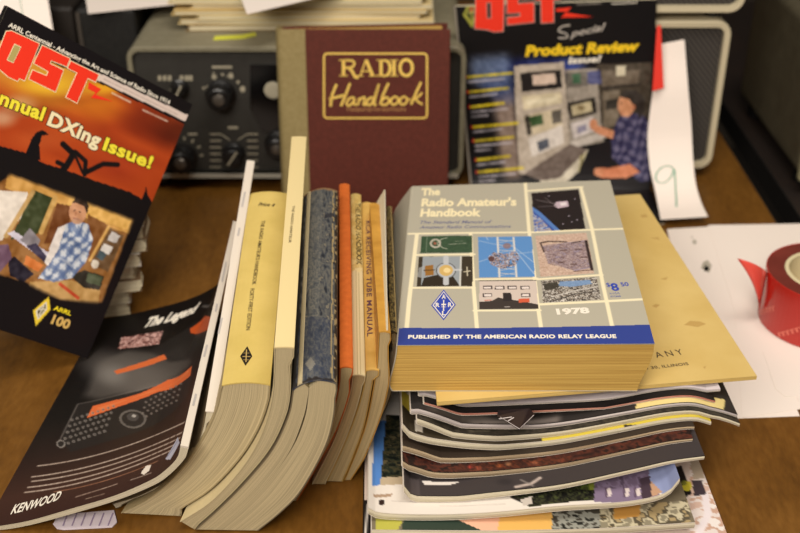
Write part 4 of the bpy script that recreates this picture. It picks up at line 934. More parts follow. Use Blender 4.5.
# ================================================================== pile of magazines under the handbook
XG = np.linspace(-60, 330, 391); topz = np.full(len(XG), .3)
def fixn(o, dbl=True):
    bm = bmesh.new(); bm.from_mesh(o.data)
    if dbl: bmesh.ops.remove_doubles(bm, verts=bm.verts, dist=1e-6)
    bmesh.ops.recalc_face_normals(bm, faces=bm.faces); bm.to_mesh(o.data); bm.free(); return o
def stack_mag(label, pl, F450, dF, tl, tr, m_top, m_pages=None, m_spine=None, L=270, clamp=True, cap=None, droop=0., art=None, name='magazine', group='magazines piled under the handbook', back=None, zmin=None, cat='magazine'):
    """pl = lower front edge, left to right; F450/dF = where the front edge stands (mm, mm per 100 mm)"""
    global topz
    n = 46
    X0 = 50/FPX*(F450*cP+470*sP)
    def Fx(x): return F450+dF*(x-X0)/100.
    nrm2 = np.array([-dF/100., 1, 0]); p0 = np.array([X0, F450, 0])
    P = np.array([upl(x, y, p0, nrm2) for x, y in pl]); P = smoothpl(P, 60)
    xs = np.linspace(P[0, 0], P[-1, 0], n); zb = np.interp(xs, P[:, 0], P[:, 2])
    base = np.interp(xs, XG, topz)
    if clamp: zb = np.maximum(zb, base+.5)
    if cap: zb = np.minimum(zb, np.maximum(cap, base+.25))
    u = np.linspace(0, 1, n); th = tl+(tr-tl)*u
    zt = zb+th
    d = nrm(np.array([-dF/100., 1, 0]))
    t = thing(name, label, cat, np.array([xs.mean(), Fx(xs.mean())+L/2, zb.min()]), group)
    fr = lambda z, o_=0: np.stack([xs, Fx(xs), z], -1)-d*o_
    nb = 6
    # behind the front edge the sheet settles flatter
    def row(z, k_):
        s_ = k_/(nb-1); zz_ = z*(1-s_)+(zfl+(z-zb))*s_ if False else z
        return np.stack([xs, Fx(xs), zz_], -1)+d*L*s_
    g = Geo(); lay = np.linspace(0, 1, 4)
    zl = [zb+.3+(th-.6)*l for l in lay]
    # page block: curved front face with a slightly rounded fore-edge
    bulge_ = [0, .5, .5, 0]
    fg = np.stack([fr(zl[i], bulge_[i]) for i in range(4)], 1); bg = np.stack([np.stack([xs, Fx(xs), zl[i]], -1)+d*L for i in range(4)], 1)
    g.grid(fg, uvg(u*3, lay)); g.grid(bg, uvg(u*3, lay))
    for e in (0, -1): g.grid(np.stack([fg[e], bg[e]], 0), uvg([0, 4.], lay))
    for i in (0, -1): g.grid(np.stack([fg[:, i], bg[:, i]], 1), uvg(u, [i, i]))
    fixn(g.make('page_block', m_pages or M_pagesmag, t, uv=True, smooth=False))
    def leaf(nm, z0, z1, m, x_lo=0, ext=.2):
        g = Geo(); a = np.stack([xs, Fx(xs), z0], -1); b = np.stack([xs, Fx(xs), z1], -1)
        a0, b0 = a-d*ext, b-d*ext; a1, b1 = a+d*L, b+d*L
        for q in ((a0, b0), (b0, b1), (b1, a1), (a1, a0)): g.grid(np.stack(q, 1))
        for e in (0, -1): g.quad(a0[e], b0[e], b1[e], a1[e])
        return fixn(g.make(nm, m, t))
    leaf('back_cover', zb, zb+.28, back or M_plainwhite); leaf('front_cover', zt-.28, zt, m_top)
    # folded spine at the left
    g = Geo(); sp = [(xs[0]+.2, zb[0]), (xs[0]-.7, zb[0]+th[0]*.2), (xs[0]-.9, zb[0]+th[0]*.5), (xs[0]-.7, zb[0]+th[0]*.8), (xs[0]+.2, zt[0])]
    a = np.array([(x, Fx(x)-.25, z) for x, z in sp]); g.grid(np.stack([a, a+d*(L+.3)], 0)); g.add(a, [(0, 1, 2, 3, 4)]); g.add(a+d*(L+.3), [(4, 3, 2, 1, 0)]); g.grid(np.stack([a[[0, 4]], a[[0, 4]]+d*(L+.3)], 0))
    fixn(g.make('spine', m_spine or M_plainwhite, t))
    if art:
        dep = art[0]
        def cov(uu, vv):
            uu = np.asarray(uu, float); vv = np.asarray(vv, float)
            x = xs[0]+(xs[-1]-xs[0])*uu; z = np.interp(x, xs, zt)
            return np.stack([x, Fx(x), z], -1)+d*((1-vv)*dep)[..., None]
        S = Surf(cov, xs[-1]-xs[0], dep); art[1](S, t)
    sel = (XG >= xs[0]-3) & (XG <= xs[-1]+3); topz = np.where(sel, np.maximum(topz, np.interp(XG, xs, zt)), topz)
    dist_ = np.abs(XG[:, None]-XG[None, :]); topz = np.max(topz[None, :]-dist_*.33-.004*dist_**2, 1)
    return t
def dark_art(base, extra=None, res=1.0, dep=60):
    def f(S, t):
        pc = Pic(S, base, res); 
        if extra: extra(pc)
        pc.make('front_cover_print', M_print, t, .12)
    return (dep, f)
def art_H(pc):
    pc.poly([(376, 560), (376, 518), (404, 518), (398, 530), (392, 560)], (180, 176, 76)); pc.poly([(396, 560), (404, 516), (450, 518), (500, 534), (500, 560)], (48, 62, 52)); pc.poly([(450, 516), (520, 514), (500, 545), (480, 530)], (232, 180, 150)); pc.poly([(500, 514), (552, 512), (552, 540), (496, 540)], (226, 178, 96))
    pc.speck([(552, 510), (600, 508), (600, 545), (552, 545)], [(70, 66, 58), (150, 150, 140), (40, 40, 36)], 4, 4, 9); pc.speck([(600, 507), (690, 500), (690, 545), (600, 545)], [(140, 132, 110), (196, 186, 156), (90, 82, 66), (170, 150, 110)], 5, 5, 10); pc.poly([(614, 506), (640, 504), (640, 516), (614, 520)], (190, 140, 70))
def art_G(pc):
    pc.c[:] = (224, 216, 206)
    pc.poly([(374, 420), (392, 420), (382, 484), (372, 486)], (84, 132, 200)); pc.poly([(386, 415), (420, 415), (420, 476), (381, 477)], (36, 40, 34)); pc.speck([(386, 415), (420, 415), (420, 476), (381, 477)], [(22, 26, 22), (40, 46, 36), (70, 66, 46), (30, 34, 30), (92, 84, 60)], 3.4, 3.4, 5)
    pc.poly([(381, 477), (420, 476), (420, 483), (380, 485)], (186, 168, 140)); pc.poly([(374, 494), (392, 493.5), (391.5, 496.5), (373.5, 497)], (170, 144, 120)); pc.poly([(379.5, 500), (385, 500), (384.5, 505), (379, 505)], (50, 34, 30))
    pc.dashes((392, 501), (470, 502), .8, (180, 168, 160), 3, .6); pc.dashes((440, 506), (505, 504), .8, (180, 168, 160), 4, .6)
    pc.speck([(511, 497), (520, 480), (560, 470), (596, 475), (594, 500), (530, 507)], [(18, 18, 16), (30, 30, 24), (52, 54, 36), (24, 24, 20), (64, 70, 40)], 2.6, 2.6, 6); pc.speck([(576, 478), (598, 470), (596, 490), (582, 490)], [(120, 128, 50), (84, 96, 40), (60, 66, 34)], 3, 3, 7)
    pc.line([(512, 497), (530, 505)], 2.4, (40, 36, 32)); pc.poly([(520, 500), (532, 496), (532, 504), (524, 506)], (196, 186, 176))
    pc.poly([(595, 470), (660, 450), (660, 500), (594, 502)], (128, 112, 136)); pc.speck([(595, 478), (650, 472), (650, 486), (595, 488)], [(70, 56, 70), (128, 112, 136), (100, 84, 104)], 2, 6, 8, .6)
    for x in (607, 625, 636): pc.poly([(x, 489), (x+4, 488), (x+4.5, 496), (x+.5, 497)], (214, 200, 196)); pc.line([(x-1, 488), (x-.6, 497)], .9, (70, 50, 66))
    pc.poly([(646, 455), (690, 450), (684, 488), (662, 494), (650, 480)], (142, 152, 190)); pc.poly([(650, 480), (662, 492), (650, 498), (646, 490)], (190, 150, 120)); pc.poly([(640, 478), (650, 476), (652, 500), (642, 500)], (70, 56, 66))
def art_F(pc):
    pc.c[:] = (62, 56, 56); pc.poly([(422, 481), (452, 482.5), (462, 481), (450, 485), (424, 484.5)], (222, 214, 206)); pc.line([(516, 487), (531, 484), (540, 478)], 2.4, (196, 180, 170), .9); pc.line([(521, 480), (533, 486)], 1.4, (150, 140, 134), .7); pc.ell((505, 482), 12, 5, (44, 40, 42), .6, soft=.8); pc.poly([(402, 474), (420, 478), (420, 500), (406, 500)], (84, 76, 76), .7)
def art_E(pc):
    pc.c[:] = (58, 34, 28); pc.speck(None, [(44, 26, 24), (64, 36, 30), (84, 44, 34), (38, 26, 24)], 5, 4, 12)
    for x, y, c_ in ((499, 466, (230, 120, 60)), (508, 464, (240, 190, 140)), (471, 467, (170, 60, 50)), (535, 463, (214, 130, 90)), (562, 461, (150, 70, 50)), (478, 468, (190, 90, 70))): pc.ell((x, y), 4.5, 3, c_, .9, soft=.7)
    pc.speck([(470, 462), (570, 456), (570, 472), (470, 474)], [(58, 34, 28), (110, 56, 36), (58, 34, 28), (80, 40, 30)], 3, 2, 13, .6)
def art_B(pc):
    pc.c[:] = (50, 46, 38); pc.speck(None, [(44, 40, 34), (66, 60, 50), (50, 46, 38)], 4, 3, 31); pc.dashes((470, 431), (490, 431), .8, (130, 120, 100), 3)
def art_A(pc):
    pc.c[:] = (52, 48, 46); pc.poly([(430, 405), (470, 405), (500, 425), (430, 425)], (96, 90, 84), .8, soft=3); pc.poly([(470, 420), (560, 415), (560, 430), (470, 430)], (132, 122, 116), .8, soft=2); pc.poly([(636, 400), (725, 400), (722, 420), (690, 412), (636, 413)], (228, 208, 140))
def art_CY(pc):
    pc.c[:] = (206, 186, 70); pc.poly([(624, 425), (676, 425), (676, 450), (624, 450)], (54, 44, 30)); pc.poly([(395, 405), (548, 405), (540, 452), (395, 452)], (62, 54, 42)); pc.poly([(415, 420), (423, 421), (423, 432), (415, 431)], (222, 212, 196))
PG_red = pages('page edges with red bleed', (150, 70, 60), (200, 150, 130), 5)
P_gray = pages('page edges grey lilac', (150, 140, 140), (206, 196, 190), 4)
P_brown = pages('page edges brown', (120, 98, 74), (188, 168, 138), 9)
# bottom of the pile upwards
def artI(S, t):
    pc = Pic(S, (214, 196, 184), 1.0)
    pc.poly([(360, 500), (376, 500), (374, 545), (360, 545)], (28, 26, 26)); pc.line([(368, 505), (364, 545)], 1.6, (214, 206, 196))
    pc.speck([(690, 440), (745, 440), (745, 560), (690, 560)], [(206, 176, 160), (224, 212, 206), (196, 160, 140), (230, 222, 216)], 9, 7, 41); pc.line([(705, 495), (708, 515), (698, 535)], 5, (228, 218, 220))
    pc.poly([(674, 468), (682, 465), (692, 494), (684, 498)], (26, 22, 22)); pc.ell((687, 486), 5, 5, (196, 182, 50), .9); pc.ell((684, 483), 3, 2.4, (110, 110, 40), .9); pc.poly([(692, 480), (702, 480), (706, 495), (694, 496)], (66, 56, 62)); pc.poly([(688, 455), (702, 455), (704, 478), (694, 480)], (176, 160, 140))
    pc.make('front_cover_print', M_print, t, .12)
stack_mag('lowest magazine of the pile, pale pinkish cover with yellow flower showing at right', [(364, 541), (450, 541.5), (600, 541.5), (728, 541)], 541, 2, 2.2, 2.0, M_plainwhite, L=215, art=(150, artI), m_spine=M_black)
stack_mag('second magazine from the bottom, green and orange cover strip at the front', [(372, 536), (450, 537), (520, 536), (600, 534), (650, 531), (694, 528)], 543, 2, 5.2, 5.0, M_plainwhite, L=262, art=dark_art((120, 110, 90), art_H))
stack_mag('third magazine up, white cover with dark tree and purple building', [(368.5, 514), (376, 518), (400, 520), (450, 520), (500, 517), (560, 511), (620, 507), (655, 501), (670, 494), (679, 483)], 551, 2, 5.5, 4.0, M_plainwhite, L=262, art=dark_art((220, 212, 200), art_G, .9, 120))
stack_mag('fourth magazine up, charcoal cover with white streaks', [(404, 492), (409, 499), (420, 503), (450, 502.5), (490, 498), (560, 489), (630, 473.5), (670, 464), (704, 459)], 562, 2, 5.8, 2.8, M_blackgloss, L=262, art=dark_art((60, 54, 54), art_F))
stack_mag('fifth magazine up, dark brown cover with orange glints', [(402.5, 467), (409, 472.5), (422, 476.5), (445, 478.5), (480, 477), (525, 474.5), (560, 470), (600, 464), (640, 459), (690, 455)], 577, 2, 5.7, 2.6, M_blackgloss, P_brown, L=262, art=dark_art((58, 34, 28), art_E))
stack_mag('sixth magazine up, brown page edges in the shadow gap', [(402.5, 453), (410, 457.5), (424, 462), (445, 464), (490, 462), (560, 459), (620, 456), (690, 453)], 586, 2, 5.3, 2.5, mat('dark brown gloss cover', (52, 42, 34), .4), P_brown, L=262)
stack_mag('seventh magazine up, cream pages with yellow and black cover strip at right', [(402.5, 430), (408, 437), (420, 441.5), (440, 445.5), (480, 449.5), (540, 450.5), (600, 449.5), (655, 449), (690, 450), (706, 452)], 591, 2, 5.6, 2.8, M_plainwhite, L=262, art=dark_art((200, 184, 80), art_CY, 1.0, 40))
stack_mag('eighth magazine up, broad cream page edge drooping at the right corner', [(417, 433.5), (428, 437.5), (450, 441), (500, 443), (560, 442), (620, 439), (680, 437), (712, 441), (736, 443)], 594, 2, 5.4, 2.8, M_blackgloss, L=262, art=dark_art((50, 46, 38), art_B))
stack_mag('ninth magazine up, black cover drooping at its right corner under the tan booklet', [(411, 416), (420, 421.5), (435, 425.5), (460, 428), (500, 429), (560, 428.5), (620, 427), (680, 426), (712, 430), (734, 432)], 598, 2, 4.8, 2.6, M_blackgloss, P_gray, L=262, art=dark_art((52, 48, 46), art_A))
stack_mag('tenth magazine up, thin, with red-tinted page edges', [(424, 411.5), (440, 414.5), (470, 415.5), (540, 412.5), (600, 409.5), (650, 407), (690, 409), (713, 413)], 603, 2, 2.4, 2.0, mat('black cover', (26, 22, 22), .4), PG_red, L=262)
stack_mag('topmost magazine of the pile, thin lilac-grey edge beneath the tan booklet', [(419, 404), (432, 407), (470, 409), (540, 405.5), (600, 400.5), (660, 396), (720, 391)], 609, 2, 2.6, 2.0, mat('lilac white cover', (206, 196, 200), .5), P_gray, L=262)
zs = np.interp([40, 120, 200], XG, topz); 
ZT = float(np.max(topz[62:275]))+.3
# small dark card corner poking out of the pile
cF_ = 583; q = [uF(497, 416, cF_), uF(535, 414, cF_-1), uF(519.5, 430, cF_-9)]
th_ = thing('card', 'small dark printed card corner poking out of the magazine pile front', 'card', q[2])
sheet('sheet', None, [q[0], q[2], q[1], q[1]+np.array([-2, 14, -6]), q[0]+np.array([2, 14, -6])], mat('dark card', (44, 34, 36), .4), .4, parent=th_)
sq = quadsurf(q[0], q[1], q[2], q[2]-(q[1]-q[0])*.02, 30, 16)
ik = Ink(sq); ik.stroke([(500, 417), (519.5, 429), (534, 415)], .7, off=.2); ik.stroke([(499, 419), (512, 417)], .8, off=.2); ik.stroke([(508, 421), (514, 417.5)], .8, off=.2)
ik.make('card_border', mat('grey print', (176, 166, 164), .5), th_)
# ================================================================== tan booklet lying under the handbook
M_tansheet = mat('aged tan paper cover', (208, 178, 108), .65, spec=.25, builder=noise_mix((200, 169, 98), (214, 186, 118), (16, 16, 16), detail=5))
TT = 3.0; zt_ = ZT+TT
cNR, cFR, cNL = uz(757, 376, zt_), uz(640, 194, zt_), uz(437, 402, zt_)
uxx = nrm(cNR-cNL); vyy = nrm(cFR-cNR); cFL = cNL+(cFR-cNR)+np.array([16., 0, 0])
cNL2 = cNL
bkl = thing('booklet', 'large aged tan booklet lying under the grey handbook on top of the pile', 'booklet', (cNL+cFR)/2*np.array([1, 1, 0])+np.array([0, 0, ZT]))
TS = quadsurf(cFL, cFR, cNR, cNL2, np.linalg.norm(cFR-cFL), np.linalg.norm(cNR-cFR))
slab(TS, -.5, -TT+.5, 'page_block', pages('aged page edges', (196, 160, 84), (230, 200, 126), 6), bkl, nu=6, nv=6)
slab(TS, 0, -.45, 'front_cover', M_tansheet, bkl, nu=6, nv=6); slab(TS, -TT+.45, -TT, 'back_cover', M_tansheet, bkl, nu=6, nv=6)
ik = Ink(TS); ik.text('COMPANY', (616, 363), (684, 354.5), (-1.5, -6), bold=.0, spacing=1.5, off=.15); ik.text('CHICAGO 30, ILLINOIS', (617, 373), (689, 365), (-.6, -2.8), bold=.02, spacing=1.1, off=.15)
ik.make('imprint_lettering', mat('brown black print', (70, 58, 44), .6), bkl)
for pts in ([(684, 325), (690, 321), (700, 321.5), (706, 324), (698, 327)], [(652, 306), (656, 304), (660, 305), (656, 308)], [(660, 279), (668, 277), (666, 280)], [(640, 215), (646, 214), (648, 217), (642, 218)], [(703, 367), (706, 366), (705, 369)], [(650, 238), (658, 237), (660, 240)]):
    pc = Ink(TS); pc.poly(pts, off=.1); pc.make('age_stain', mat('brown stain', (188, 154, 88), .7), bkl)
# ================================================================== the grey handbook
zb = zt_+.3
HF = uz(515, 391, zb)[1]
nl = np.array([0, 1., .0])
lp = [(397.5, 346), (396.5, 355), (394, 367), (391, 378), (390, 386), (393, 390.5)]
rp = [(654.5, 344.5), (653, 355), (648, 368), (642, 379), (638, 388), (637.5, 390)]
A = np.array([uF(x, y, HF) for x, y in lp]); B = np.array([uF(x, y, HF) for x, y in rp])
A = smoothpl(A, 16); B = smoothpl(B, 16)
for P_ in (A, B): P_[:, 2] = np.maximum(P_[:, 2], zb)
B[-1, 2] = A[-1, 2] = zb
FLf = farpoint(412, 187, A[0], 241); FRf = farpoint(610, 181, B[0], 241)
hb = thing('paperback_book', 'grey paperback handbook with photo grid and blue band, lying on top of the pile', 'book', (A[0]+FRf)/2*np.array([1, 1, 0])+np.array([0, 0, zb]))
dA = FLf-A[0]; dB = FRf-B[0]
m = 12; js = np.linspace(0, 1, m); n = 16; is_ = np.linspace(0, 1, n)
FG = np.stack([A+(B-A)*j for j in js], 1)
# the underside bellies slightly and the top bows
for j in range(m):
    FG[:, j, 2] += -0.0
wgt = np.linspace(1, 0, n)[:, None]
BG = np.stack([(A+dA*np.array([1, 1, 0])+np.array([0, 0, 1])*dA[2]*np.linspace(1, 0, n)[:, None])*(1-j)+(B+dB*np.array([1, 1, 0])+np.array([0, 0, 1])*dB[2]*np.linspace(1, 0, n)[:, None])*j for j in js], 1)
for i in range(n):
    for j in range(m): BG[i, j, 0] -= 10*math.sin(is_[i]*math.pi*.62)*(1-js[j])
g = Geo(); dv = nrm(dA)
I_ = FG+dv*.6; g.grid(I_, uvg(js, is_).transpose(1, 0, 2)[..., [0, 1]]); g.grid(BG-dv*.6, uvg(js, is_).transpose(1, 0, 2))
for e in (0, -1): g.grid(np.stack([I_[:, e], BG[:, e]-dv*.6], 0), np.stack([uvg([0, 1.], is_)[0], uvg([0, 1.], is_)[1]], 0))
for e in (0, -1): g.grid(np.stack([I_[e], BG[e]-dv*.6], 0), uvg([0, 1.], js*0))
fixn(g.make('page_block', M_pagesold, hb, uv=True))
M_hgrey = mat('silver grey cover', (175, 169, 151), .4, spec=.4)
upz = np.array([0, 0, 1.])
def folded(nm, ptsN, ptsF, m_, th=.5, out=(0, 0, 1)):
    N_ = np.array(ptsN); F_ = np.array(ptsF); o_ = np.array(out) if np.ndim(out) > 1 else np.tile(np.array(out, float), (len(N_), 1))
    g = Geo(); a, b, c_, d_ = N_, F_, F_+o_*th, N_+o_*th
    for q in ((a, b), (b, c_), (c_, d_), (d_, a)): g.grid(np.stack(q, 1))
    for e in (0, -1): g.quad(a[e], b[e], c_[e], d_[e])
    return fixn(g.make(nm, m_, hb))
FT_N = np.stack([FG[0, 0]+(FG[0, -1]-FG[0, 0])*j for j in js]); FT_F = np.stack([BG[0, 0]+(BG[0, -1]-BG[0, 0])*j for j in js])
folded('front_cover', FT_N+upz*.1, FT_F+upz*.1, M_hgrey)
folded('spine', FG[:, 0], BG[:, 0], M_hgrey, .8, (-1, 0, 0))
folded('back_cover', FG[-1]-upz*.25, BG[-1]-upz*.25, M_hgrey, .25)
HS = quadsurf(FT_F[0]+upz*.6, FT_F[-1]+upz*.6, FT_N[-1]+upz*.6, FT_N[0]+upz*.6, 165, 241)
pc = Pic(HS, (177, 171, 153), .5)
CR = (238, 226, 190)
def vl(pts, w=2.7): pc.line(pts, w, CR)
vl([(417, 234), (409, 302), (406.5, 330)], 3); vl([(525, 180), (529, 230), (537, 300), (542, 335)]); vl([(470.5, 233), (473, 280), (477.5, 335)]); vl([(581, 188), (592, 229), (603, 285), (614, 335)])
vl([(404, 234), (470, 233), (530, 232.5), (592, 229.8), (640, 228.3)], 2.6); vl([(528, 191), (582, 187)], 2.6); vl([(536, 279.5), (602, 275)], 2.4); vl([(540, 304.5), (603, 301.5), (650, 299)], 2.8)
vl([(415, 255.2), (474, 254.4)], 2.4); vl([(410, 288), (474, 287.8)], 2.4); vl([(474, 279.5), (537, 278.6)], 2.4); vl([(474, 310.8), (540, 310.4)], 2.2)
# photographs on the cover
a_ = [(421.5, 236.3), (472, 235.6), (472.3, 252.8), (420, 253.4)]; pc.poly(a_, (58, 80, 58)); pc.speck(a_, [(50, 72, 52), (62, 86, 62), (56, 78, 56)], 2, 2, 3, .7)
pc.ell((435.5, 243.5), 4.6, 3.9, (176, 172, 156), 1, ring=.22); pc.line([(437, 243), (442, 239), (447, 238)], .7, (190, 190, 170)); pc.line([(437, 244), (443, 248), (447, 249)], .7, (190, 190, 170)); pc.dashes((449, 244.5), (466, 243.3), .8, (170, 172, 154), 2); pc.dashes((455, 241.5), (463, 241), .6, (170, 172, 154), 4); pc.ell((435, 243.5), 1.5, 1.4, (150, 90, 70)); pc.line([(427, 237), (426, 252)], .4, (150, 160, 140), .8)
b_ = [(419, 257), (472.5, 256.5), (472.6, 286.2), (416.6, 286.6)]; pc.poly(b_, (60, 52, 40)); pc.poly([(423, 257), (461, 256.6), (460, 286.3), (421, 286.5)], (150, 156, 160)); pc.poly([(424, 278), (450, 272), (460, 286.3), (421, 286.5)], (50, 42, 32)); pc.poly([(425, 266), (433, 265), (434, 275), (425, 276)], (150, 104, 48)); pc.line([(424, 270.5), (434, 270)], 1.2, (70, 50, 26))
pc.ell((446, 270.5), 9.5, 7.6, (176, 180, 184)); pc.ell((446, 270.5), 7, 5.6, (206, 172, 104)); pc.ell((447, 270.5), 3.4, 2.6, (232, 208, 150)); pc.ell((446, 270.5), 9.5, 7.6, (96, 96, 96), 1, ring=.06); pc.line([(446, 257), (446, 263)], 4, (186, 188, 190)); pc.line([(446, 278), (446, 284)], 4, (186, 188, 190)); pc.line([(455, 270), (460, 270)], 3, (186, 188, 190)); pc.line([(461, 256.6), (460, 286.3)], 1.2, (206, 204, 196)); pc.line([(464, 272), (470, 271)], 1.2, (206, 196, 170)); pc.line([(467, 267), (467.4, 276)], .8, (206, 196, 170)); pc.poly([(419, 268), (424, 266), (422, 278), (417, 277)], (170, 172, 172), .7)
c_ = [(478, 237.2), (531.5, 236.4), (535, 277), (479, 277.6)]; pc.poly(c_, (92, 140, 196))
for x0, x1 in ((497.5, 499.5), (513.5, 516.5)): pc.line([(x0, 237.5), (x1, 277)], 1.4, (214, 208, 200))
for y in (240, 245, 250, 268, 273): pc.line([(498, y), (514.5, y+1.5)], .8, (200, 196, 190)); pc.line([(498, y+3), (514.5, y)], .6, (190, 190, 190))
for p0, p1 in (((479, 241), (498, 245)), ((515, 248), (533, 262)), ((515, 250), (534, 274)), ((505, 255), (534, 252)), ((479, 262), (497, 256)), ((486, 237), (488, 240))): pc.line([p0, p1], .6, (206, 214, 222), .7)
pc.speck([(488, 257), (494, 252), (505, 254), (516, 251), (520, 258), (515, 266), (502, 269), (491, 265)], [(92, 140, 196), (70, 62, 66), (176, 160, 160), (150, 120, 114), (92, 140, 196), (206, 196, 190)], 1.7, 1.7, 8, .95); pc.ell((507, 246), 4, 3, (140, 110, 110), .8); pc.ell((491.5, 259), 3.2, 2.6, (90, 60, 56), .9)
d_ = [(479.4, 281), (536, 280.4), (538.5, 309), (479.2, 309.6)]; pc.poly(d_, (206, 190, 178)); pc.poly([(479.2, 302), (492, 301), (498, 297.5), (505, 299), (520, 301), (538, 304.5), (538.5, 309), (479.2, 309.6)], (62, 54, 50)); pc.poly([(503, 293), (511, 293), (512, 301), (503, 301)], (48, 42, 42))
for x, y in ((484.5, 286), (496.5, 286), (509, 286), (522, 286), (484.5, 293.5), (522.5, 293.5)): pc.poly([(x-1.6, y), (x+7.6, y-.2), (x+7.9, y+3.4), (x-1.6, y+3.6)], (64, 54, 54)); pc.poly([(x-.4, y+.8), (x+6.6, y+.7), (x+6.8, y+2.8), (x-.4, y+2.9)], (226, 212, 204))
pc.poly([(518.5, 299), (529, 298.4), (529.4, 302.4), (518.6, 302.8)], (206, 92, 62)); pc.dashes((485, 300.5), (491, 300.2), .9, (196, 80, 60), 2); pc.dashes((505, 307), (511, 306.8), 1, (206, 196, 190), 3); pc.line([(479.4, 281), (536, 280.4)], .8, (50, 44, 42))
e_ = [(531.4, 193.2), (578.6, 189.4), (585.4, 229), (534.3, 231.8)]; pc.poly(e_, (36, 30, 30)); pc.poly([(532.5, 207), (540, 212), (553, 224), (560, 230.4), (534.3, 231.8)], (84, 122, 184)); pc.poly([(532.7, 211), (539, 216), (549, 225), (555, 230.6), (534.3, 231.8)], (60, 84, 156)); pc.speck([(533, 214), (540, 218), (552, 230.8), (534.3, 231.8)], [(60, 84, 156), (186, 200, 216), (196, 160, 120), (90, 120, 180)], 2.4, 2, 3, .8)
pc.poly([(556, 202), (568, 201), (568.5, 206.5), (558, 208.5), (554, 206)], (190, 170, 180)); pc.poly([(560, 203), (566, 202.5), (566.5, 205), (561, 206)], (226, 214, 216)); pc.line([(556, 204), (536, 200)], .6, (140, 130, 130)); pc.line([(556, 206), (538, 207)], .6, (120, 110, 112)); pc.line([(557, 207), (545, 198)], .5, (120, 110, 112))
for x, y in ((572, 222), (569, 216), (577, 220), (549, 196), (575, 199), (563, 224)): pc.ell((x, y), .7, .6, (150, 140, 150))
f_ = [(535.5, 236), (586.6, 232.8), (594.3, 273.4), (540.3, 277)]; pc.poly(f_, (192, 164, 146)); pc.speck(f_, [(176, 146, 126), (206, 178, 160), (186, 156, 138), (214, 190, 170)], 1.6, 1.6, 5, .8); pc.poly([(542, 246), (587, 240), (592, 268), (575, 271), (548, 262)], (150, 136, 150)); pc.speck([(542, 246), (587, 241), (591, 267), (572, 270), (548, 264)], [(150, 136, 150), (112, 88, 82), (170, 150, 150), (136, 110, 104), (186, 166, 160)], 1.7, 1.5, 6, .8)
pc.line([(540.5, 243), (548, 241.5), (566, 242)], 1.8, (58, 44, 40)); pc.line([(540.5, 243), (544, 252)], 1.2, (70, 54, 48)); pc.line([(586, 241), (592, 270)], 2.2, (52, 40, 38)); pc.line([(572, 243), (580, 241.5)], 1.4, (62, 48, 44)); pc.line([(574, 271.5), (592, 270)], 1, (80, 60, 54))
for x, y in ((560, 250), (575, 249), (558, 262), (570, 264), (580, 257)): pc.poly([(x, y), (x+7, y-.6), (x+7.2, y+.9), (x, y+1.4)], (92, 70, 66), .8)
h_ = [(541, 281), (596.6, 277.3), (600.8, 299.6), (543.2, 303)]; pc.poly(h_, (112, 104, 96)); pc.speck(h_, [(44, 40, 38), (196, 188, 176), (112, 100, 88), (70, 64, 58), (214, 206, 196), (92, 86, 78)], 2.0, 1.6, 9); pc.poly([(560, 281.6), (590, 280), (592, 284), (572, 287), (558, 286)], (120, 150, 190), .9); pc.poly([(543, 284), (557, 282), (560, 287), (545, 291)], (58, 54, 46), .9); pc.line([(552, 297), (575, 291), (597, 287)], 1.3, (214, 208, 200), .8); pc.line([(550, 302), (575, 294), (599, 291)], 1, (50, 46, 44), .8)
band = [(390, 328.6), (408, 328), (480, 328.2), (550, 327.2), (605, 326), (660, 324.4), (668, 352), (380, 352)]; pc.poly(band, (50, 66, 140))
# pale wear along the spine fold
pc.line([(412, 190), (404, 250), (399.5, 315)], .9, (206, 198, 176), .6); pc.line([(398, 329), (396.8, 345)], 1.0, (150, 150, 170), .8)
pc.make('front_cover_print', M_matte, hb, .12)
ik = Ink(HS)
ik.text('The', (421, 195.6), (440, 195.2), (0, -7), bold=.045, off=.25); ik.text('Radio Amateur\'s', (421, 206.4), (516.5, 205.6), (0, -7.6), bold=.045, off=.25); ik.text('Handbook', (420, 216.6), (481, 216.2), (0, -7.6), bold=.045, off=.25); ik.make('title_lettering', M_cream, hb)
ik = Ink(HS); ik.text('The Standard Manual of', (420, 223.9), (492, 223.4), (0, -3.0), bold=.012, shear=.3, off=.25); ik.text('Amateur Radio Communications', (419.5, 228.9), (511, 227.9), (0, -3.0), bold=.012, shear=.3, off=.25); ik.make('subtitle_lettering', mat('slate blue ink', (110, 112, 140), .5), hb)
ik = Ink(HS); ik.text('PUBLISHED BY THE AMERICAN RADIO RELAY LEAGUE', (408, 338.8), (616.5, 338.2), (0, -3.5), bold=.045, spacing=1.08, off=.25); ik.make('publisher_lettering', M_white, hb); ik = Ink(HS); ik.text('1978', (557, 314.6), (590, 313.2), (-.2, -5.6), bold=.05, off=.25); ik.make('year_lettering', M_white, hb)
ik = Ink(HS); ik.text('$', (607, 287), (610.6, 286.8), (0, -4), bold=.01, off=.25); ik.text('8', (612.3, 291), (619.8, 290.6), (0, -7.6), bold=.03, off=.25); ik.text('50', (621.4, 286.6), (629.2, 286.1), (0, -4), bold=.02, off=.25)
ik.text('In U.S.A.', (610, 294.6), (620, 294.1), (0, -1.8), off=.25); ik.text('and Canada', (610.5, 297.4), (621, 297), (0, -1.8), off=.25); ik.make('price_lettering', M_blue, hb)
ik = Ink(HS); D_ = [(443.7, 289.8), (455.8, 305), (443.6, 320.6), (431.2, 305.6)]; D2 = [(443.7, 291.4), (454.4, 305.1), (443.6, 318.9), (432.6, 305.5)]; D3 = [(443.7, 292.6), (453.3, 305.1), (443.6, 317.6), (433.7, 305.4)]
ik.poly(D_, off=.22, mi=0); ik.poly(D2, off=.28, mi=1); ik.poly(D3, off=.34, mi=0)
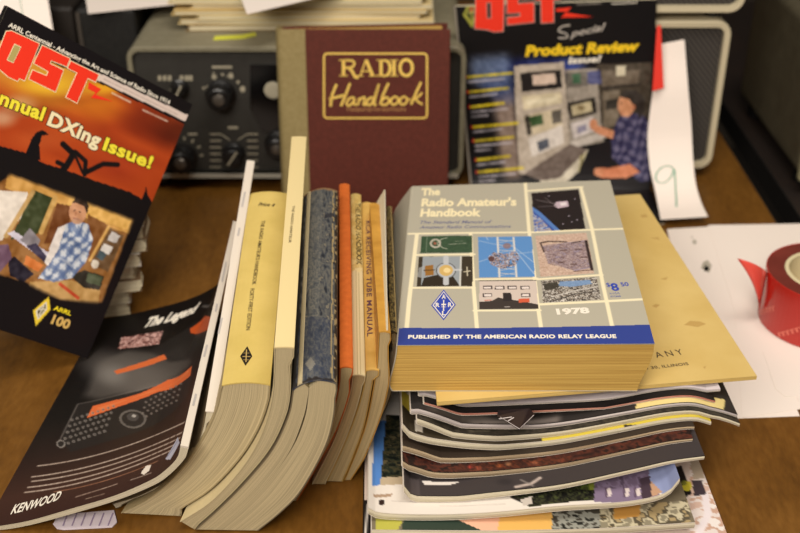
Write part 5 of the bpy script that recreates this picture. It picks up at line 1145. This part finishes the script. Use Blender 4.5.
for s_, x, y, w_ in (('A', 441.7, 299.2, 4), ('R', 435.6, 307.4, 4), ('R', 448, 307.2, 4), ('L', 442, 315.6, 3.6)): ik.text(s_, (x, y), (x+w_, y-.05), (0, -4.2), bold=.03, off=.42, mi=1)
ik.stroke([(443.7, 300.4), (443.6, 311.4)], .7, off=.42, mi=1); ik.stroke([(441.4, 305), (446, 305)], 1.6, off=.42, mi=1); ik.stroke([(441.4, 307.4), (446, 307.4)], .6, off=.42, mi=1)
ik.make('diamond_emblem', [M_blue, M_white], hb)
# ================================================================== upright magazine at the back
FQ0 = FS-9
prof = [(1.5, 0), (30, 1), (60, 2), (90, 3.5), (120, 5.5), (150, 9), (172, 15), (186, 21), (196, 26)]
def lx(y): return np.interp(y, [0, 60, 120, 185, 200], [455.5, 461, 466.3, 472, 473.4])
def rx(y): return np.interp(y, [0, 60, 120, 185, 200], [657, 654.2, 652, 650, 650])
def tly(x): return 5-(x-455)/202*6.5
Lq = []; Rq = []
for y, df in prof: Lq.append(uF(lx(y+4), y+5 if y < 2 else y+3.5, FQ0-df)); Rq.append(uF(rx(y), y-2 if y < 2 else y-2.5, FQ0-df))
for dF_, z_ in ((34, 5), (52, 2.0), (100, 1.2)):
    a = Lq[-1].copy(); b = Rq[-1].copy(); a[1] = b[1] = FQ0-dF_; a[2] = b[2] = z_; a[0] += .5; Lq.append(a); Rq.append(b)
Lq = smoothpl(np.array(Lq), 40); Rq = smoothpl(np.array(Rq), 40); Lq[:, 2] = np.maximum(Lq[:, 2], 1); Rq[:, 2] = np.maximum(Rq[:, 2], 1)
hq = np.linalg.norm(np.diff(Lq, axis=0), axis=1).sum(); wq = np.linalg.norm(Lq[0]-Rq[0])
def QP(u, v):
    u = np.asarray(u, float); v = np.asarray(v, float); s_ = np.clip(v, -.2, 1.2)*39; i = np.clip(np.floor(s_).astype(int), 0, 38); f = (s_-i)[..., None]
    a = Lq[i]*(1-f)+Lq[i+1]*f; b = Rq[i]*(1-f)+Rq[i+1]*f; return a*(1-u[..., None])+b*u[..., None]
QS = Surf(QP, wq, hq)
t = thing('magazine', 'black-covered magazine standing against the speaker, man at equipment racks on its cover', 'magazine', Lq[-1]/2+Rq[-1]/2)
slab(QS, -.2, -4.2, 'page_block', M_pagesmag, t, nu=3, nv=40); slab(QS, -4.2, -4.5, 'back_cover', M_plainwhite, t, nu=3, nv=40); slab(QS, -.05, -4.5, 'spine', mat('grey spine', (128, 120, 108), .5), t, nu=2, nv=40, u=(-.012, -.001))
pc = Pic(QS, (17, 15, 17), .8)
pc.ell((540, 68), 62, 18, (40, 52, 120), .9, soft=.9); pc.ell((570, 66), 22, 12, (70, 90, 170), .7, soft=.9); pc.ell((600, 78), 12, 10, (60, 70, 140), .7, soft=.9)
pc.poly([(470, 58), (510, 54), (512, 96), (496, 98), (470, 80)], (120, 140, 180), .7, soft=6); pc.poly([(494, 98), (514, 90), (522, 178), (506, 180), (498, 150)], (176, 152, 136), .75, soft=5); pc.poly([(478, 82), (520, 78), (518, 102), (500, 104)], (50, 62, 110), .5, soft=5)
pc.poly([(514, 66), (564, 62), (570, 145), (527, 174), (519, 174)], (186, 172, 156)); pc.poly([(566, 70), (598, 68), (604, 142), (570, 148)], (156, 146, 134)); pc.poly([(597, 64), (652, 62), (650, 120), (602, 140)], (70, 62, 52)); pc.poly([(601, 70), (640, 70), (638, 84), (602, 88)], (110, 98, 84)); pc.poly([(603, 92), (620, 90), (618, 124), (604, 130)], (120, 108, 92)); pc.poly([(606, 100), (618, 98), (617, 108), (606, 110)], (58, 54, 48)); pc.poly([(616, 66), (626, 66), (625, 76), (616, 76)], (206, 196, 170)); pc.line([(602, 88), (640, 84)], 2, (40, 36, 34)); pc.poly([(585, 72), (600, 70), (602, 84), (588, 84)], (70, 76, 130), .8)
pc.poly([(520, 73), (561, 69.5), (562, 88), (522, 92)], (36, 32, 32)); pc.poly([(532, 75), (555, 73), (556, 83.5), (533, 85.5)], (214, 190, 172)); pc.poly([(522, 96), (561, 92), (562, 103), (523.5, 110)], (214, 200, 168)); pc.poly([(526, 100), (558, 96), (558, 101), (527, 105)], (232, 220, 190))
pc.poly([(523.5, 116), (561, 108), (563, 127), (527.5, 136)], (206, 190, 160)); pc.poly([(524, 116), (529, 115), (532, 134), (527.5, 136)], (60, 54, 48)); pc.poly([(529, 117), (542, 114), (543.5, 124), (531.5, 127)], (66, 92, 58)); pc.poly([(551, 111), (561, 109), (562, 122), (553, 124)], (90, 84, 76)); pc.poly([(528, 139), (562, 124.5), (564, 143), (532, 157)], (222, 212, 202)); pc.poly([(537, 142), (548, 138), (549.5, 147), (539, 152)], (90, 94, 104))
pc.poly([(566, 73), (587, 71), (588, 86), (568, 88)], (112, 106, 98)); pc.poly([(572, 74), (580, 73), (581, 83), (573, 84)], (66, 100, 74)); pc.poly([(567, 103), (595, 97), (597, 113), (570, 120)], (48, 42, 38)); pc.poly([(571, 106), (591, 101), (592.5, 111), (573, 116)], (196, 182, 148)); pc.ell((581, 108), 5, 4, (110, 92, 60), .9, soft=.8); pc.poly([(571, 124), (593, 116), (595, 131), (574, 139)], (206, 196, 192)); pc.poly([(577, 127), (586, 124), (587, 130), (578, 134)], (130, 126, 150), .8); pc.poly([(570, 142), (602, 132), (606, 138), (574, 148)], (196, 186, 176))
pc.poly([(524, 174), (570, 144), (588, 150), (560, 178), (544, 182)], (112, 98, 90)); pc.poly([(560, 178), (588, 149), (590, 158), (578, 172), (560, 186), (540, 186), (540, 181)], (206, 196, 176)); pc.speck([(580, 156), (590, 150), (588, 168), (578, 172)], [(206, 196, 160), (120, 110, 70), (180, 170, 120)], 3, 3, 6)
pc.poly([(588, 150), (606, 140), (652, 150), (652, 215), (600, 215), (576, 178)], (26, 22, 24))
sh = [(618, 118), (630, 112), (644, 116), (656, 130), (656, 180), (640, 182), (628, 172), (612, 158), (611, 136)]; plaid(pc, sh, (62, 60, 94), (112, 106, 132), (44, 42, 74), 9, 2)
pc.poly([(592, 120), (596, 125), (614, 131), (613, 139), (598, 134), (590, 128)], (206, 140, 104)); pc.ell((593.5, 124), 4, 5, (210, 146, 110)); pc.poly([(596, 168), (610, 168), (630, 164), (640, 172), (626, 178), (602, 178), (594, 174)], (206, 128, 92)); pc.ell((599, 172), 5, 4.4, (210, 140, 104))
pc.ell((626, 105), 8, 12, (206, 146, 108)); pc.poly([(620, 97), (624, 91), (636, 90), (645, 98), (644, 112), (640, 119), (635, 108), (629, 99)], (52, 46, 42)); pc.ell((633.5, 107), 1.8, 2.6, (190, 124, 92)); pc.ell((621, 103), 1, .9, (80, 50, 40)); pc.line([(619, 106), (617.8, 109), (619.4, 109.6)], .8, (180, 118, 88)); pc.line([(619.5, 113), (623, 113)], .9, (150, 84, 70))
pc.poly([(463, 15), (471.5, -4), (479, 10), (472, 28)], (150, 148, 60)); pc.poly([(466, 14), (471.3, 3), (476, 11), (471.8, 22)], (60, 62, 34)); pc.line([(468, 13), (475, 11)], 1, (196, 190, 90)); pc.line([(471, 6), (472, 20)], 1, (196, 190, 90)); pc.ell((471.5, 9), 2, 3, (190, 70, 40), .6)
for k_, (y, n_) in enumerate(((77, 1), (92, 1), (107, 2), (127, 1), (141, 2), (160, 1), (172, 2))):
    x = 468+(y-77)*.115; pc.poly([(x-3, y-1.5), (x-1, y-1.5), (x-1, y+1.5), (x-3, y+1.5)], (170, 40, 30)); pc.dashes((x, y), (x+44-k_ % 3*6, y-4), 2.6, (224, 200, 44), k_+3, .95, word=(5, 10), gap=.8)
    pc.dashes((x+.4, y+5), (x+36-k_ % 2*8, y+1.8), 2.0, (200, 192, 200), k_+20, .8, word=(4, 9)); 
    if n_ > 1: pc.dashes((x+.8, y+9.6), (x+16, y+8.2), 2.0, (200, 192, 200), k_+40, .8, word=(4, 9))
nz0 = pc.c.sum(-1) > 110; pc.c = pc.c+(((pc.vn(3, 3, 61)-.5)*30+(pc.vn(9, 9, 62)-.5)*24)*nz0)[..., None]; pc.dashes((577, 4.4), (601, 3.2), 1.2, (206, 196, 180), 7); 
pc.make('front_cover_print', M_print, t, .1)
ik = Ink(QS)
Q_ = [(475.8, -6), (504, -7), (503.4, 24.5), (503, 31), (494, 31.8), (487, 29.5), (474.8, 28.4)]
S_ = [(507, -6), (533.6, -7), (533.8, -1.5), (518, -1), (518, 3.6), (533.8, 2.4), (534, 22), (507.4, 24.8), (507.2, 17.4), (520, 16.2), (520, 12.6), (507, 13.4)]
T_ = [(536, -7), (560, -8), (560, -.8), (553.4, -.4), (553.6, 22), (541.4, 23), (541, 0), (536, .3)]
masthead(ik, [Q_, S_, T_], [(487, 3), (490.3, 2.8), (490.8, 17.6), (487.4, 17.9)], 1.2)
ik.poly([(556, 8.8), (571.5, 7.2), (565.5, 12.4), (593, 16.8), (561, 17.4), (567.5, 11.6), (556, 11.4)], off=.3, mi=0)
ik.make('masthead_lettering', [M_red, mat('warm grey ink', (196, 176, 164), .5), M_blackgloss], t)
ik = Ink(QS); ik.text('Product Review', (525, 56), (639.5, 50.6), (1, -10.5), bold=.05, shear=.2, off=.35); ik.make('headline_lettering', mat('golden yellow ink', (240, 200, 36), .45), t)
ik = Ink(QS); ik.text('Issue!', (568, 63.6), (601.5, 61.4), (.4, -6.6), bold=.035, shear=.2, off=.35); ik.make('headline_lettering', M_white, t); ik = Ink(QS); ik.text('www.arrl.org', (611.5, 4.6), (637.5, 3.2), (0, -2.4), bold=.02, off=.35); ik.make('address_lettering', M_white, t)
ik = Ink(QS); ik.stroke([(570, 25), (562, 26.5), (558.5, 31), (566, 33.5), (567, 37.5), (558, 38)], 1.6, smooth=24)
x = 571
ik.text('pecial', (569.5, 37.2), (607, 29.5), (1.4, -7.6), bold=.02, shear=.45, off=.35); ik.make('script_lettering', mat('silver ink', (176, 168, 158), .45), t)
# ================================================================== numbered paper leaning on the lower speaker
pr = [(39.5, -3, 658, 684.4), (60, -8, 656.5, 686), (90, -18, 652.5, 688.3), (120, -25, 648.6, 691), (140, -31, 647.6, 692), (165, -44, 650, 693.5), (185, -60, 654.5, 696), (203, -85, 658, 701.5), (216.5, -112, 660.5, 708)]
Lp = []; Rp = []
for y, df, xl, xr_ in pr: Lp.append(uF(xl, y+(5 if y < 50 else 3), FS+df)); Rp.append(uF(xr_, y, FS+df))
Lp = smoothpl(np.array(Lp), 30); Rp = smoothpl(np.array(Rp), 30); Lp[:, 2] = np.maximum(Lp[:, 2], .5); Rp[:, 2] = np.maximum(Rp[:, 2], .5)
hp = np.linalg.norm(np.diff(Rp, axis=0), axis=1).sum(); wp = np.linalg.norm(Lp[0]-Rp[0])
def PP(u, v):
    u = np.asarray(u, float); v = np.asarray(v, float); s_ = np.clip(v, -.2, 1.2)*29; i = np.clip(np.floor(s_).astype(int), 0, 28); f = (s_-i)[..., None]
    a = Lp[i]*(1-f)+Lp[i+1]*f; b = Rp[i]*(1-f)+Rp[i+1]*f; return a*(1-u[..., None])+b*u[..., None]
PS = Surf(PP, wp, hp)
t = thing('paper_sheet', 'white paper strip with green handwritten 9 leaning on the lower speaker', 'paper', (Lp[-1]+Rp[-1])/2)
slab(PS, 0, -.3, 'strip', M_paper, t, nu=5, nv=30)
ik = Ink(PS); ik.stroke([(674.5, 169.5), (669, 166), (661, 168), (656, 175), (657, 181.5), (664, 183), (671, 177), (674.4, 169.5), (675.4, 185), (676.6, 207)], .9, smooth=50, off=.25); ik.make('handwritten_number', mat('green marker', (70, 150, 120), .6), t)
rc = [uF(657, 26, FS-13), uF(660.8, 25, FS-13), uF(663.8, 88, FS-26), uF(652.5, 91, FS-26)]
rcd = thing('red_card', 'narrow red card strip standing between the black magazine and the numbered paper', 'card', rc[3]*.5+rc[2]*.5)
sheet('card', None, [rc[0], rc[3], rc[2], rc[1]], mat('red card stock', (226, 52, 36), .5), .5, parent=rcd)
# ================================================================== white papers and the tape roll, right
def flat(name, label, px, z, m=M_paper, t=.25, cat='paper', group=None): return sheet(name, label, [uz(x, y, z) for x, y in px], m, t, cat, group)
LOWSHEET = flat('paper_sheet', 'lower white sheet whose left edge shows beside the tan booklet, with grey pencil smudges', [(667, 229), (709, 226.5), (760, 330), (800, 416), (735, 418.5), (690, 330)], .5)
flat('paper_sheet', 'wide white sheet under the red tape roll at the right', [(708, 225), (845, 223), (905, 360), (905, 404), (800, 409), (742, 417.5), (735, 312)], .9)
flat('paper_sheet', 'uppermost white sheet with notched lower edge in front of the tape roll', [(763, 352), (775, 388), (784, 396), (797, 397), (800, 402), (905, 398), (905, 352)], 1.3)
sP_ = quadsurf(uz(667, 229, .6), uz(709, 226.5, .6), uz(790, 400, .6), uz(730, 400, .6), 60, 200)
for q_ in ([(694, 239), (697, 242), (695, 245), (692, 242)], [(703, 262), (708, 260), (712, 266), (706, 272), (701, 268)], [(705, 265), (711, 269), (709, 273), (704, 270)], [(691, 236), (693, 237), (692, 239)]):
    ik = Ink(sP_); ik.poly(q_, off=.1); ik.make('pencil_smudge', mat('pencil grey', (176, 168, 152), .8), LOWSHEET)
sP2 = quadsurf(uz(740, 240, 1.), uz(800, 240, 1.), uz(800, 268, 1.), uz(740, 268, 1.), 60, 30)
M_tapered = mat('red vinyl tape', (178, 34, 24), .28, spec=.55, coat=.3)
M_tapeside = mat('wound tape side', (112, 44, 34), .5, builder=noise_mix((96, 36, 28), (126, 52, 42), (20, 20, 400)))
M_core = mat('cardboard core', (214, 200, 160), .8)
tc = uz(831, 272, 49); TR_ = 52.; tH = 47.5; zt0 = 1.35
tr = thing('tape_roll', 'roll of red vinyl tape with cream core standing flat on the white papers', 'tape', (tc[0], tc[1], zt0))
def annulus(r0, r1, z0, z1, nm, m, n=72):
    g = Geo(); a = np.linspace(0, 2*math.pi, n, endpoint=False); cs = np.stack([np.cos(a), np.sin(a), 0*a], -1); c0 = np.array([tc[0], tc[1], 0])
    rings = [c0+cs*r1+np.array([0, 0, z0]), c0+cs*r1+np.array([0, 0, z1]), c0+cs*r0+np.array([0, 0, z1]), c0+cs*r0+np.array([0, 0, z0])]
    V = np.concatenate(rings); F = []
    for k_ in range(4):
        for i in range(n): j = (i+1) % n; l = (k_+1) % 4; F.append((k_*n+i, k_*n+j, l*n+j, l*n+i))
    o = obj(nm, V, F, m, tr); return fixn(o, False)
annulus(TR_-1, TR_, zt0, zt0+tH, 'outer_wrap', M_tapered); annulus(37, TR_-1, zt0+.2, zt0+tH-.2, 'wound_tape', M_tapeside); annulus(33.5, 37, zt0+.1, zt0+tH+.3, 'core', M_core)
for o in tr.children: bevel(o, .5, 2)
def cylS():
    def P(u, v):
        u = np.asarray(u, float); v = np.asarray(v, float); a = math.radians(165)+u*math.radians(130); return np.stack([tc[0]+(TR_+.05)*np.cos(a), tc[1]+(TR_+.05)*np.sin(a), zt0+tH*(1-v)], -1)
    return Surf(P, TR_*math.radians(130), tH)
CS = cylS(); ik = Ink(CS)
for x0, y0 in ((14, 42), (44, 46), (76, 44)):
    for k_ in range(6): x_ = x0+k_*3.6; y_ = y0-k_*3.0; ik.stroke([(x_, y_), (x_-2.2, y_-3.2)], 2.2, off=.12, mm=True); ik.stroke([(x_-2, y_-3), (x_+.6, y_-4.8)], .9, off=.12, mm=True)
ik.make('tape_lettering', mat('faded tape lettering', (214, 112, 96), .35), tr)
# loose end of the tape, twisted to a point
a0 = math.radians(176); c0 = np.array([tc[0], tc[1], 0]); R0 = c0+np.array([math.cos(a0), math.sin(a0), 0])*(TR_+.2)
tipp = uF(737.5, 258.5, tc[1]-4); top_ = R0+np.array([0, 0, zt0+tH-3]); bot_ = R0+np.array([-1.5, -3, zt0+8]); mid1 = uF(752, 266, tc[1]-8); mid2 = uF(752, 283, tc[1]-8)
rows = []
for s_ in np.linspace(0, 1, 9):
    a = (1-s_)**2*top_+2*s_*(1-s_)*(mid1+np.array([6, -3, 3]))+s_**2*tipp; b = (1-s_)**2*bot_+2*s_*(1-s_)*(mid2+np.array([4, -6, 0]))+s_**2*(tipp+np.array([.5, 0, -1.0]))
    rows.append([a+(b-a)*q_+np.array([-1, -2.2, 0])*math.sin(q_*math.pi)*(1-s_) for q_ in np.linspace(0, 1, 5)])
G_ = np.array(rows); g = Geo(); g.grid(G_); g.grid(G_+np.array([.35, .35, 0])); 
def tapemat(t_, b): b.inputs['Transmission Weight'].default_value = 0; b.inputs['Subsurface Weight'].default_value = .25; b.inputs['Subsurface Radius'].default_value = (.01, .003, .002)
for e in (0, -1): g.grid(np.stack([G_[e], G_[e]+np.array([.35, .35, 0])], 0)); g.grid(np.stack([G_[:, e], G_[:, e]+np.array([.35, .35, 0])], 0))
fixn(g.make('loose_end', mat('red tape loose end', (226, 84, 72), .35, builder=tapemat), tr, smooth=True))
# ================================================================== camera, light
cam = bpy.data.cameras.new('camera'); cam.sensor_width = 36; cam.lens = FPX/800*36; cam.clip_start = .01
co = bpy.data.objects.new('camera', cam); COL.objects.link(co); SC.camera = co
co.location = (0, 0, CAMH*.001); co.rotation_euler = (math.pi/2-PITCH, 0, 0)
cam.dof.use_dof = True; cam.dof.focus_distance = FOCUS*.001; cam.dof.aperture_fstop = FSTOP
def area(name, loc, to, sx, sy, power, col):
    l = bpy.data.lights.new(name, 'AREA'); l.shape = 'RECTANGLE'; l.size = sx; l.size_y = sy; l.energy = power; l.color = col
    o = bpy.data.objects.new(name, l); COL.objects.link(o); o.location = loc
    import mathutils
    o.rotation_euler = (mathutils.Vector(to)-mathutils.Vector(loc)).to_track_quat('-Z', 'Y').to_euler(); return o
area('ceiling_and_fill_light', (.25, .35, 1.75), (.05, .75, 0), 1.1, .6, LP1, (1, .92, .82))
area('ceiling_and_fill_light', (-.5, -.75, 1.25), (0, .65, .05), 1.2, .6, LP2, (1, .92, .82))  # front fill added behind the camera to brighten page tails, not a ceiling lamp
w = bpy.data.worlds.new('room'); SC.world = w; w.use_nodes = True
w.node_tree.nodes['Background'].inputs[0].default_value = (.9, .8, .7, 1); w.node_tree.nodes['Background'].inputs[1].default_value = WORLD
SC.view_settings.view_transform = 'Standard'; SC.view_settings.look = 'None'; SC.view_settings.gamma = 1; SC.view_settings.use_curve_mapping = False
SC.view_settings.exposure = EXPO
